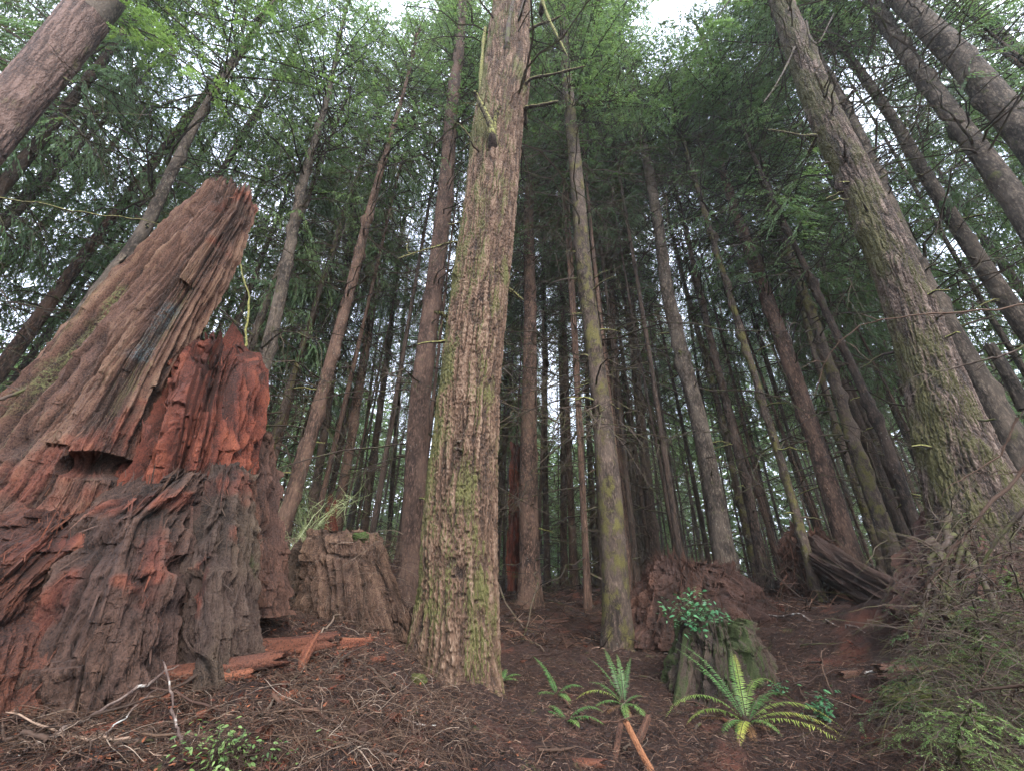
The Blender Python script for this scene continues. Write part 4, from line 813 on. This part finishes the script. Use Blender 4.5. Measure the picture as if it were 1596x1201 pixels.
# ------------------------------------------------------------------ leafy shrubs
def leafy(name, base, top_c, n, spread, mat, seed, label, cat, lf=.035, stems=10):
    r_ = np.random.RandomState(seed); root = empty(name, base); tag(root, label, cat)
    for k in range(stems):
        e = (np.array(top_c)-base)+r_.randn(3)*np.array([spread, spread, spread*.6])*.7; s = np.linspace(0, 1, 7); P = e*s[:, None]; P[:, 2] += .12*spread*np.sin(s*3.1)*2; P += r_.randn(7, 3)*.01
        B = Buf(); B.tubes(P[None], (.004*(1-.6*s))[None], .3, 4, 0)
        m_ = n//stems; i = r_.randint(2, 7, m_); p = P[i]+r_.randn(m_, 3)*spread*.28; B.tubes(np.stack([P[i], (P[i]+p)/2+.004, p], 1), .0013, .3, 3, 0); d = unit(r_.randn(m_, 3)*np.array([1, 1, .35])+np.array([0, -.2, -.1])); up = unit(np.array([0, -.35, 1.])+r_.randn(m_, 3)*.35); W = unit(np.cross(d, up)); L = lf*(.6+.8*r_.rand(m_)); up = np.cross(W, d)
        q = np.array([0, .25, .6, 1.]); ww = np.array([.1, .8, .75, .03])
        V = []
        for a_, b_ in zip(q, ww):
            cc = p+d*(L*a_*2)[:, None]-up*(L*.35*a_*a_)[:, None]; V += [cc+W*(L*b_*.5)[:, None]+up*(L*b_*.12)[:, None], cc-W*(L*b_*.5)[:, None]+up*(L*b_*.12)[:, None]]
        V = np.stack(V, 1); fb = np.array([[0, 1, 3, 2], [2, 3, 5, 4], [4, 5, 7, 6]]); B.add(V, (fb[None]+(np.arange(m_)*8)[:, None, None]).reshape(-1, 4), np.repeat(np.clip(r_.rand(m_), .03, 1), 8), 1)
        obj("leafy_stem", B.mesh("leafy_stem", [T_tan, mat]), root)
    return root
leafy("salal_shrub", at(1105,985,5.8), at(1092,958,5.7), 420, .28, L_salal, 1, "leafy green salal growing on the mossy stump's top", "shrub", .032, 14)
leafy("salal_shrub", gpix(1285,1130,2.5), gpix(1285,1130,2.5)+np.array([0, 0, .16]), 120, .11, L_salal, 2, "dark blue green seedling leaves beside the large fern's right fronds", "shrub", .024, 9)
leafy("salal_shrub", gpix(1215,1090,2.5), gpix(1215,1090,2.5)+np.array([0, 0, .14]), 60, .09, L_salal, 3, "small leafy sprig at the mossy stump's right root", "shrub", .02, 6)
leafy("salal_shrub", gpix(340,1195,1.2), gpix(340,1195,1.2)+np.array([0, 0, .05]), 420, .14, L_bright, 4, "low green plant patch at the bottom edge under the lichened stick", "plant", .012, 12)

# conifer sprays: saplings lower right, twiggy sprigs
def sapling(name, base, tip, seed, label, n=24, mat=L_bright, leafL=.035, dead=.3, blen=.6, cat="sapling"):
    r_ = np.random.RandomState(seed); base = np.array(base); tip = np.array(tip); L = np.linalg.norm(tip-base); root = empty(name, base); tag(root, label, cat)
    s = np.linspace(0, 1, 16); P = (tip-base)*s[:, None]; P[:, 0] += .05*L*np.sin(s*3+seed); P += r_.randn(16, 3)*.006
    B = Buf(); B.tubes(P[None], (.011*(1-.8*s)+.002)[None], .5, 6, 0); obj("stem", B.mesh("stem", [T_dark], True), root)
    B = Buf()
    for k in range(n):
        i = r_.randint(2, 16); t = i/15; l = blen*(1.15-t)*(.5+.7*r_.rand()); a = r_.rand()*6.28; K = 12; q = np.linspace(0, 1, K); hd = np.array([math.cos(a), math.sin(a), .25])
        Q = P[i]+hd*(l*q[:, None]); Q[:, 2] -= (.5+.3*r_.rand())*l*q*q; Q += r_.randn(K, 3)*.006
        B.tubes(Q[None], (.0035*(1-.7*q)+.0008)[None], .6, 4, 0); isd = r_.rand() < dead
        nt = int(l*46); j = r_.randint(1, K-1, nt); p0 = Q[j]; sg = np.where(r_.rand(nt) < .5, -1, 1)[:, None]; T = unit(Q[j+1]-Q[j]); sd_ = unit(np.cross(T, [0, 0, 1.]))*sg
        d2 = unit(sd_+T*.7-np.array([0, 0, .25])+r_.randn(nt, 3)*.15); l2 = l*(.12+.22*r_.rand(nt))
        q3 = np.linspace(0, 1, 3); B.tubes(p0[:, None]+d2[:, None]*(l2[:, None]*q3)[..., None], (.0012*(1-.5*q3))[None], .7, 3, 0)
        if not isd:
            ks = 22; li = np.repeat(np.arange(nt), ks); qq = np.tile(np.linspace(.02, 1, ks), nt); pp = p0[li]+d2[li]*(l2[li]*qq)[:, None]; sg2 = np.where(r_.rand(len(li)) < .5, -1, 1)[:, None]
            sw = unit(np.cross(d2[li], [0, 0, 1.]))*sg2; dd = unit(sw+d2[li]*.8+r_.randn(len(li), 3)*.2); W = unit(np.cross(dd, np.array([0, 0, 1.])+r_.randn(len(li), 3)*.3)); LL = leafL*.6*(.5+.8*r_.rand(len(li))); B.leaves(pp, dd, W, LL, LL*.12, np.clip(r_.rand(len(li)), .03, 1), 1)
    obj("foliage", B.mesh("foliage", [T_dark, mat]), root); return root
sapling("hemlock_sapling", gpix(1560,1150,1.6), at(1500,930,2.9), 11, "feathery green hemlock seedling nearest the lower right corner", 34, L_bright, .03, .15, .75)
sapling("hemlock_sapling", gpix(1470,1180,1.8), at(1430,960,3.4), 12, "drooping green hemlock seedling between the moss cushion and the feathery one", 28, L_hem, .03, .3, .7)
sapling("hemlock_sapling", gpix(1540,1060,2.4), at(1510,800,3.6), 13, "half bare hemlock seedling standing before the dark root mass", 28, L_hem, .03, .5, .8)
sapling("hemlock_sapling", gpix(1640,1130,1.6), at(1596,880,2.6), 14, "mostly bare brown seedling at the right edge over green sprays", 32, L_bright, .03, .6, .8)
sapling("hemlock_sapling", gpix(1420,1000,3.5), at(1400,890,5.2), 15, "small pale green seedling at the moss coated conifer's foot", 20, L_hem, .03, .3, .6)
sapling("hemlock_sapling", gpix(1500,1201,1.4), at(1520,1080,2.4), 16, "lowest green seedling rising from the bottom edge", 24, L_bright, .03, .1, .6)

def bare_shrub(name, base, h, seed, label, cat, mat, n=12, spread=.6, r0=.012, group=None):
    r_ = np.random.RandomState(seed); root = empty(name, base); tag(root, label, cat, group); K = 14; s = np.linspace(0, 1, K)
    for k in range(n):
        a = r_.rand()*6.28; l = h*(.5+.6*r_.rand()); P = np.stack([math.cos(a)*spread*l*s**1.5, math.sin(a)*spread*l*s**1.5, l*s-.25*l*s**3], -1)+np.cumsum(r_.randn(K, 3), 0)*.012*l
        B = Buf(); B.tubes(P[None], (r0*(1-.85*s))[None], r_.rand(), 5, 0); m_ = 16; i = r_.randint(3, K-1, m_); d = unit(r_.randn(m_, 3)+np.array([0, 0, .5])); q = np.linspace(0, 1, 6); ll = l*(.08+.25*r_.rand(m_))
        Q = P[i][:, None]+d[:, None]*(ll[:, None]*q)[..., None]+r_.randn(m_, 6, 3)*.01*h; B.tubes(Q, (r0*.35*(1-.8*q))[None], r_.rand(m_), 3, 0); obj("stem", B.mesh("stem", [mat], True), root)
    return root
def tangle(name, label, pixrng, n, lrng, rad, mat, seed, down=.6, group=None, Yr=None, kind="stuff", tint=(.2, 1)):
    """loose mass of fine dead twigs nobody could count"""
    r_ = np.random.RandomState(seed); x0, x1, y0, y1 = pixrng; K = 8; s = np.linspace(0, 1, K); A = []
    for _ in range(14):
        pass
    px = r_.uniform(x0, x1, n); py = r_.uniform(y0, y1, n); P0 = []
    gi = [[gpix(a, b, 1.3) if Yr is None else None for b in np.linspace(y0, y1, 7)] for a in np.linspace(x0, x1, 9)] if Yr is None else None
    for a, b in zip(px, py):
        if Yr is not None: P0.append(at(a, b, r_.uniform(*Yr))); continue
        fx = (a-x0)/(x1-x0)*8; fy = (b-y0)/(y1-y0)*6; i, j = min(int(fx), 7), min(int(fy), 5); u, v = fx-i, fy-j
        p = gi[i][j]*(1-u)*(1-v)+gi[i+1][j]*u*(1-v)+gi[i][j+1]*(1-u)*v+gi[i+1][j+1]*u*v; P0.append(p)
    P0 = np.array(P0)
    if Yr is None: P0[:, 2] = ground(P0[:, 0], P0[:, 1])+.01+r_.rand(n)*.05
    l = r_.uniform(*lrng, n); d = unit(r_.randn(n, 3)*np.array([1, 1, .35])+np.array([0, -.2, .25])); cv = r_.randn(n, 3)*.35-np.array([0, 0, down])
    Q = P0[:, None]+d[:, None]*(l[:, None]*s)[..., None]+cv[:, None]*(l[:, None]*s*s)[..., None]; Q += np.cumsum(r_.randn(*Q.shape), 1)*.004
    B = Buf(); B.tubes(Q, (rad*(.6+.8*r_.rand(n)))[:, None]*(1-.75*s)[None], r_.uniform(*tint, n), 3, 0)
    o = obj(name, B.mesh(name, [mat])); tag(o, label, "twigs", kind=kind); return o
tangle("twig_tangle", "brown dead twig tangle hanging over the mound below the cut stump", (440, 740, 940, 1201), 2600, (.08, .38), .0019, T_tan, 1)
tangle("twig_tangle", "dry twig tangle around the giant stump's foot", (0, 480, 1040, 1201), 1500, (.06, .32), .0018, T_tan, 2)
tangle("twig_tangle", "grey brown dead brush heaped under the thick leaning conifer", (1430, 1640, 800, 1180), 800, (.25, .8), .003, T_dark, 3, down=.5, Yr=(2.9, 4.7), tint=(.1, 1))
tangle("twig_tangle", "fine dead brush over the dark roots", (1390, 1596, 930, 1180), 400, (.15, .6), .002, T_dark, 4, down=.5, Yr=(2.6, 3.6), tint=(.1, .8))
tangle("twig_tangle", "broken twigs lying over the open floor", (770, 1420, 980, 1201), 600, (.1, .4), .0022, T_tan, 5, down=.15)
tangle("twig_tangle", "fine twigs caught round the cut stump", (430, 640, 830, 960), 700, (.15, .5), .002, T_tan, 6, Yr=(4.6, 5.1))

T_pale = mat_twig("twig_pale_green", [(0, (.10, .12, .05)), (.5, (.2, .24, .10)), (1, (.33, .36, .2))])
for i, (px, py, h, lb) in enumerate([(440,900,1.6,"yellow green mossy bare shrub between the side shard and the cut stump"),(480,850,3.2,"pale mossy shrub behind the cut stump's left shoulder"),(545,840,4.0,"tall pale bare shrub between two slim conifers behind the cut stump"),(600,850,4.2,"pale bare shrub behind the cut stump's right shoulder"),(420,840,4.0,"tall bright bare shrub rising behind the giant stump's side shard")]):
    b = at(px, py, [6.2, 12, 18, 20, 15][i]); b[2] = gz(b[0], b[1]); bare_shrub("mossy_shrub", b, h, 500+i, lb, "shrub", T_pale, 10, .45, .012 if i == 0 else .028)
for i in range(12):
    b = at([885,905,920,938,650,1000,1060,560,1110,897,930,630][i], 900, 22+1.6*i); b[2] = gz(b[0], b[1]); bare_shrub("pale_sapling", b, 7+.3*i, 520+i, "thin pale stemmed bare sapling among the far trunks", "sapling", T_pale, 3, .16, .035, group="pale bare saplings among the far trunks")

# ------------------------------------------------------------------ litter
def litter(n, rng, seed, name, label, mat, lr, wr, flat=True, tint=(0, 1)):
    r_ = np.random.RandomState(seed); y = rng[2]+(rng[3]-rng[2])*r_.rand(n)**1.6; x = r_.uniform(rng[0], rng[1], n)*(.6+y*.22)
    z = ground(x, y)+.004+r_.rand(n)*.018; a = r_.rand(n)*6.28; d = unit(np.stack([np.cos(a), np.sin(a), r_.randn(n)*.25], -1)); L = r_.uniform(*lr, n)
    B = Buf(); P = np.stack([x, y, z], -1); s = np.linspace(0, 1, 3); Q = P[:, None]+d[:, None]*(L[:, None]*s)[..., None]; Q[:, 1] += r_.randn(n, 3)*.12*L[:, None]
    B.tubes(Q, r_.uniform(*wr, n)[:, None]*np.array([1, .9, .5])[None], r_.uniform(*tint, n)**1.2, 3, 0)
    o = obj(name, B.mesh(name, [mat])); tag(o, label, "litter", kind="stuff")
litter(110000, (-2.2, 2.4, 1.6, 12), 1, "needle_litter", "fine brown twig and needle litter covering the floor", T_litter, (.015, .12), (.001, .003))
litter(9000, (-2.4, 2.6, 8, 30), 2, "needle_litter", "coarser twig litter deeper in the stand", T_litter, (.15, .8), (.004, .012))
def chips(n, cpx, seed, name, label, mat, L=(.01, .05)):
    r_ = np.random.RandomState(seed); c = gpix(*cpx[:2], 1.3); x = c[0]+r_.randn(n)*cpx[2]; y = c[1]+r_.randn(n)*cpx[3]; z = ground(x, y)+.006; P = np.stack([x, y, z], -1)
    d = unit(r_.randn(n, 3)*np.array([1, 1, .4])); W = unit(np.cross(d, np.array([0, 0, 1.])+r_.randn(n, 3)*.4)); LL = r_.uniform(*L, n); B = Buf(); B.leaves(P, d, W, LL, LL*.22, r_.rand(n), 0)
    tag(obj(name, B.mesh(name, [mat])), label, "wood chips", kind="stuff")
chips(9000, (250, 1080, .8, .6), 1, "rotwood_chips", "red crumbled wood chips strewn below the giant stump", T_chip)
chips(3500, (480, 1000, .6, .6), 2, "rotwood_chips", "red crumbled wood chips over the mound top", T_chip)

def chunk(px, py, L, wd, az, mat, seed, label, cat="wood chunk", name="rotwood_chunk", el=.1):
    b = gpix(px, py, 1.3); a = R(az); d = np.array([math.cos(a), math.sin(a), el]); o = log(name, b-d*L/2+np.array([0, 0, wd*.5]), b+d*L/2+np.array([0, 0, wd*.5]), wd, wd*.6, mat, seed, None, None, wd*1.6, .25, 50, 70)
    return tag(o, label, cat)
rc = random.Random(5)
M_corb = mat_rot('fresh_rotwood', (.016, .006, .004), (.10, .03, .016), (.22, .082, .042), grain=.5)
for i in range(34):
    px, py = (rc.uniform(20, 640), rc.uniform(1010, 1190)) if i < 26 else (rc.uniform(800, 1380), rc.uniform(1000, 1190))
    o = chunk(px, py, rc.uniform(.08, .24), rc.uniform(.010, .026), rc.uniform(0, 180), M_core if rc.random() < .6 else M_duff, 600+i, "small broken reddish rotwood piece lying in the slash", el=rc.uniform(-.2, .4)); o['group'] = "small rotwood pieces in the slash"
for i, (px, py, l_, w_, az_) in enumerate([(60,1075,.35,.03,30),(350,1060,.4,.035,10),(400,1035,.3,.03,50),(520,1060,.22,.03,-30),(330,1110,.25,.025,70),(610,1120,.3,.028,-55),(235,1095,.28,.03,15),(585,1030,.2,.03,0),(445,1090,.2,.025,80)]):
    chunk(px, py, l_, w_, az_, M_corb, 640+i, "orange red broken slab of rotwood lying on the mound", el=.15)["group"] = "orange red rotwood slabs on the mound"
chunk(470, 1035, .30, .045, 80, M_corb, 201, "bright red upright splinter of rotwood on the mound", el=1.3)
chunk(555, 1005, .36, .04, 15, M_corb, 202, "flat orange red rotwood slab lying on the mound near the cut stump")
chunk(502, 1165, .26, .035, 35, M_corb, 203, "bright red rotwood fragment low on the slash slope")
chunk(430, 1015, 1.0, .08, 22, M_duff, 204, "long orange brown rotting log below the giant stump's roots", "log", "fallen_log")
chunk(300, 1055, 1.3, .07, 18, M_duff, 205, "thin half buried rotting log left of the orange brown one", "log", "fallen_log")
chunk(425, 905, 1.4, .11, -28, M_shard, 206, "dark plank like log leaning beside the side shard", "log", "fallen_log")
chunk(485, 1150, .18, .03, 60, M_shard, 207, "small dark bark piece beside the red fragment")
chunk(900, 1190, .5, .035, -25, M_corb, 208, "orange broken branch piece lying at the bottom edge", "branch", "broken_branch")
chunk(1335, 1050, .6, .035, 15, M_shard, 209, "dark broken branch lying right of the large fern", "branch", "broken_branch")
chunk(560, 1150, .5, .05, -70, M_shard, 210, "dark rotten branch piece sunk in the slash below the biggest trunk", "branch", "broken_branch")
chunk(845, 970, 1.5, .06, -5, M_shard, 211, "long dark fallen branch crossing the floor behind the biggest trunk", "log", "fallen_log")
chunk(1440, 1050, 1.0, .06, -12, M_shard, 212, "dark fallen branch under the green seedlings", "log", "fallen_log")
tag(cushion("moss_cushion", gpix(1440,1090,2.), .30, .22, .13, MM2, 5), "round olive moss cushion at the base of the seedlings", "moss")
tag(cushion("moss_cushion", gpix(650,1060,2.5), .09, .07, .05, MM2, 6), "small yellow green moss tuft left of the biggest trunk's foot", "moss")

def free_stick(label, pts, r0, r1, mat, tint, seed, name="stick", cat="stick", wob=.03, n=18): return tag(stick(pts, r0, r1, mat, tint, name, None, wob, 8, n, seed), label, cat)
def g_(px, py, dz=.03): return gpix(px, py, 1.2)+np.array([0, 0, dz])
for i in range(46):
    px, py = (rc.uniform(10, 700), rc.uniform(990, 1195)) if i < 22 else (rc.uniform(790, 1430), rc.uniform(1000, 1195))
    b = g_(px, py, .03); a = rc.uniform(0, 6.28); l = rc.uniform(.25, .9); q = [b+np.array([math.cos(a), math.sin(a), 0])*l*t for t in (0, .35, .7, 1)]; a2 = rc.uniform(-.5, .5)
    q = [np.array([p_[0]+a2*l*t*t, p_[1]+a2*l*t*t*.5, gz(p_[0]+a2*l*t*t, p_[1]+a2*l*t*t*.5)+.02+.05*rc.random()]) for p_, t in zip(q, (0, .35, .7, 1))]
    o = stick(q, rc.uniform(.006, .016), .003, rc.choice([T_dark, T_tan, T_litter]), rc.uniform(.3, 1), "stick", None, .03, 6, 14, 700+i); tag(o, "dead brown stick lying loose on the forest floor among many", "stick", "loose sticks on the floor")
def mat_lichen():
    M = N("lichened_wood"); n = M.noise(M.tc.outputs["Object"], 9, 4, .7); c = M.ramp(n, [(.42, (.05, .032, .026)), (.54, (.11, .08, .065)), (.62, (.36, .36, .33))]); M.bump(n, .01); return M.done(c, .8)
LW = mat_lichen()
free_stick("long white lichened stick pointing up from the bottom left", [g_(20,1195,.05), g_(150,1135,.08), g_(265,1080,.14)], .009, .006, LW, .5, 1)
free_stick("short upright lichened stick crossing the long white one", [g_(285,1190,.02), at(272,1110,2.55), at(256,1030,2.75)], .008, .005, LW, .5, 2)
free_stick("pale thin stick below the long white one", [g_(110,1201,.06), g_(170,1160,.08), g_(230,1110,.1)], .004, .003, LW, .5, 3)
free_stick("thin pale stick lying on the mound pointing to the cut stump", [g_(480,1010,.03), g_(540,950,.05)], .009, .006, T_tan, .95, 4)
free_stick("short pale peeled stick on the mound left of the red splinter", [g_(398,962,.03), g_(440,985,.05)], .016, .012, T_tan, .8, 5)
free_stick("small white twig low on the slash below the biggest trunk", [g_(620,1130,.04), g_(655,1142,.04), g_(680,1145,.05)], .006, .003, LW, .8, 6)
M_or = mat_rot("orange_wood", (.04, .014, .008), (.18, .07, .032), (.32, .15, .075), grain=.2)
p = gpix(1020, 1201, 2); 
tag(log("broken_branch", p+np.array([.03, -.12, -.1]), at(972,1117,3.7), .024, .020, M_or, 301, None, None, .03, .12, 60, 120), "peeled orange broken branch end sticking up in front of the ferns", "branch")
tag(log("broken_branch", gpix(945,1201,2)+np.array([0, 0, -.1]), at(968,1125,3.85), .022, .018, M_shard, 302, None, None, .03, .05, 60, 120), "dark broken stake standing just behind the peeled orange one", "branch")
tag(log("broken_branch", gpix(985,1160,2)+np.array([0, 0, -.05]), at(1012,1112,4.1), .03, .02, M_shard, 303, None, None, .03, .15, 60, 90), "short dark red stake right of the peeled orange one", "branch")
free_stick("white fallen branch lying beyond the root mound to the right", [g_(1180,966,.06), g_(1240,968,.08), g_(1290,975,.05), g_(1350,992,.04)], .018, .009, LW, .7, 7)
free_stick("thin white twig lying behind the large fern's right side", [g_(1350,1055,.04), g_(1400,1048,.05)], .01, .006, LW, .7, 8)
free_stick("thin bent grey stem arching up right of the mossy stump", [g_(1300,1085,0), at(1283,1045,5.0), at(1280,1015,5.2), at(1290,1008,5.2)], .008, .004, T_tan, .7, 9)
free_stick("long thin stem slanting over the mossy stump's right side", [g_(1265,1105,0), at(1235,1055,5.2), at(1210,1015,5.4)], .007, .004, T_tan, .6, 10)
# dead branches reaching in from the right
def reach(label, pix, Y, r0, r1, seed, mat=T_tan, tint=.8, side=7):
    P = [at(a, b, Y+.15*i) for i, (a, b) in enumerate(pix)]; root = free_stick(label, P, r0, r1, mat, tint, seed, "dead_branch", "branch", .012, 26); o = np.array(P[0]); r_ = np.random.RandomState(seed)
    for k in range(side):
        t = .15+.8*r_.rand(); i = t*(len(P)-1); a = P[int(i)]+(P[min(int(i)+1, len(P)-1)]-P[int(i)])*(i-int(i)); l = .1+.4*r_.rand(); d = unit(unit(P[-1]-P[0])*.6+r_.randn(3)*.6); c = a+d*l-np.array([0, 0, .15*l])
        stick([a, (a+c)/2+r_.randn(3)*.02, c], r0*.4, .0015, mat, tint, "twig", root, .05, 5, 9, k, origin=np.array(root.location))
reach("long pale dead branch reaching in across the thick leaning trunk", [(1640,465),(1540,484),(1450,488),(1390,497),(1350,503),(1310,530),(1285,565),(1270,620)], 2.6, .010, .003, 1, side=4)
reach("dark dead branch reaching in below the long pale one", [(1640,520),(1570,552),(1500,570),(1410,590)], 2.6, .012, .003, 2, T_dark, .6, 5)
reach("thick bare branch slanting down through the dead brush", [(1640,705),(1596,728),(1530,800),(1480,860),(1440,920),(1445,985),(1455,1040)], 3.0, .016, .005, 3, T_tan, .6, 10)
reach("pale bare branch rising along the right edge", [(1585,650),(1560,710),(1500,745)], 2.9, .010, .003, 4, T_tan, .7, 4)
reach("dark crooked branch in the brush at the right edge", [(1640,770),(1590,800),(1545,850),(1520,910),(1530,960)], 2.8, .016, .005, 5, T_dark, .4, 9)
reach("low bare branch poking out over the green seedlings", [(1640,1065),(1590,1068),(1520,1075),(1500,1110)], 2.3, .009, .003, 6, T_tan, .5, 5)
reach("mossy dead branch reaching over the rotten stump's left side", [(-60,300),(60,318),(150,335),(215,342),(262,352)], 3.0, .010, .006, 7, T_moss, .6, 3)
reach("bent mossy branch behind the spire's right side", [(378,560),(390,470),(370,400),(358,395)], 6.0, .022, .012, 8, T_moss, .4, 4)
reach("dead branch sloping beside the spire's left foot", [(-60,640),(20,615),(75,590)], 2.9, .016, .008, 9, T_dark, .6, 5)
tag(log("fallen_log", at(1600,640,6.5), at(1540,535,6.5), .1, .08, B_grey, 305, None, None, .03, .05, 60, 90), "pale broken trunk piece leaning at the right edge behind the dead branches", "trunk piece")
# overhanging green boughs at the top edge
def bough(label, pix, Y, seed, mat, n=16, l=.8):
    P = np.array([at(a, b, Y) for a, b in pix]); r_ = np.random.RandomState(seed); o = P[0].copy(); root = empty("conifer_bough", o); tag(root, label, "bough"); s = np.linspace(0, 1, 14); k = np.linspace(0, 1, len(P))
    Q = np.stack([np.interp(s, k, P[:, j]) for j in range(3)], -1)-o; B = Buf(); B.tubes(Q[None], (.016*(1-.8*s)+.003)[None], .3, 5, 0); obj("stem", B.mesh("stem", [T_dark], True), root); B = Buf()
    for q in range(n):
        i = r_.randint(1, 13); d = unit(unit(Q[-1]-Q[0])*.5+r_.randn(3)*np.array([1, 1, .3])); ln = l*(.4+.7*r_.rand()); K = 9; u = np.linspace(0, 1, K); T = Q[i]+d*(ln*u[:, None]); T[:, 2] -= .4*ln*u*u; B.tubes(T[None], (.004*(1-.7*u)+.001)[None], .3, 3, 0)
        nt = int(ln*60); j = r_.randint(1, K-1, nt); f = r_.rand(nt)[:, None]; p0 = T[j]*(1-f)+T[j+1 if False else np.minimum(j+1, K-1)]*f; sd_ = unit(np.cross(d, [0, 0, 1.]))*np.where(r_.rand(nt) < .5, -1, 1)[:, None]; d2 = unit(sd_+d*.8-np.array([0, 0, .3])+r_.randn(nt, 3)*.2); l2 = ln*.22*(.4+.8*r_.rand(nt))
        ks = 11; li = np.repeat(np.arange(nt), ks); qq = np.tile(np.linspace(0, 1, ks), nt); pp = p0[li]+d2[li]*(l2[li]*qq)[:, None]; dd = unit(np.cross(d2[li], [0, 0, 1.])*np.where(r_.rand(len(li)) < .5, -1, 1)[:, None]+d2[li]+r_.randn(len(li), 3)*.25); W = unit(np.cross(dd, np.array([0, 0, 1.])+r_.randn(len(li), 3)*.3)); LL = .045*(.5+.8*r_.rand(len(li))); B.leaves(pp, dd, W, LL, LL*.17, np.clip(r_.rand(len(li)), .03, 1), 1)
    obj("foliage", B.mesh("foliage", [T_dark, mat]), root)
bough("green drooping bough over the spire beside the corner trunk", [(150,20),(250,60),(340,140)], 4.2, 1, L_bright)
bough("dark bough hanging at the top edge left of the biggest trunk", [(480,-60),(420,10),(360,60)], 4.5, 2, L_hem)
bough("thin bough hanging at the top edge above the thick leaning conifer", [(1180,-60),(1130,10),(1090,70)], 4.5, 3, L_dark)
# damp forest air
def haze():
    x0, x1, y0, y1, z0, z1 = -270, 270, -40, 270, -6, 46
    me = bpy.data.meshes.new("haze"); V = [(x, y, z) for z in (z0, z1) for y in (y0, y1) for x in (x0, x1)]
    me.from_pydata(V, [], [(0, 2, 3, 1), (4, 5, 7, 6), (0, 1, 5, 4), (2, 6, 7, 3), (0, 4, 6, 2), (1, 3, 7, 5)]); me.update()
    m_ = bpy.data.materials.new("haze"); m_.use_nodes = True; t = m_.node_tree; t.nodes.remove(t.nodes["Principled BSDF"]); v = t.nodes.new("ShaderNodeVolumePrincipled")
    v.inputs["Color"].default_value = (.86, .95, .93, 1); v.inputs["Density"].default_value = HAZE; v.inputs["Anisotropy"].default_value = .2
    t.links.new(v.outputs[0], t.nodes["Material Output"].inputs["Volume"]); me.materials.append(m_); o = obj("haze", me); tag(o, kind="stuff"); o["label"] = "thin damp air paling the far trunks"
HAZE = .0008
haze()
print("objects", len(bpy.data.objects))
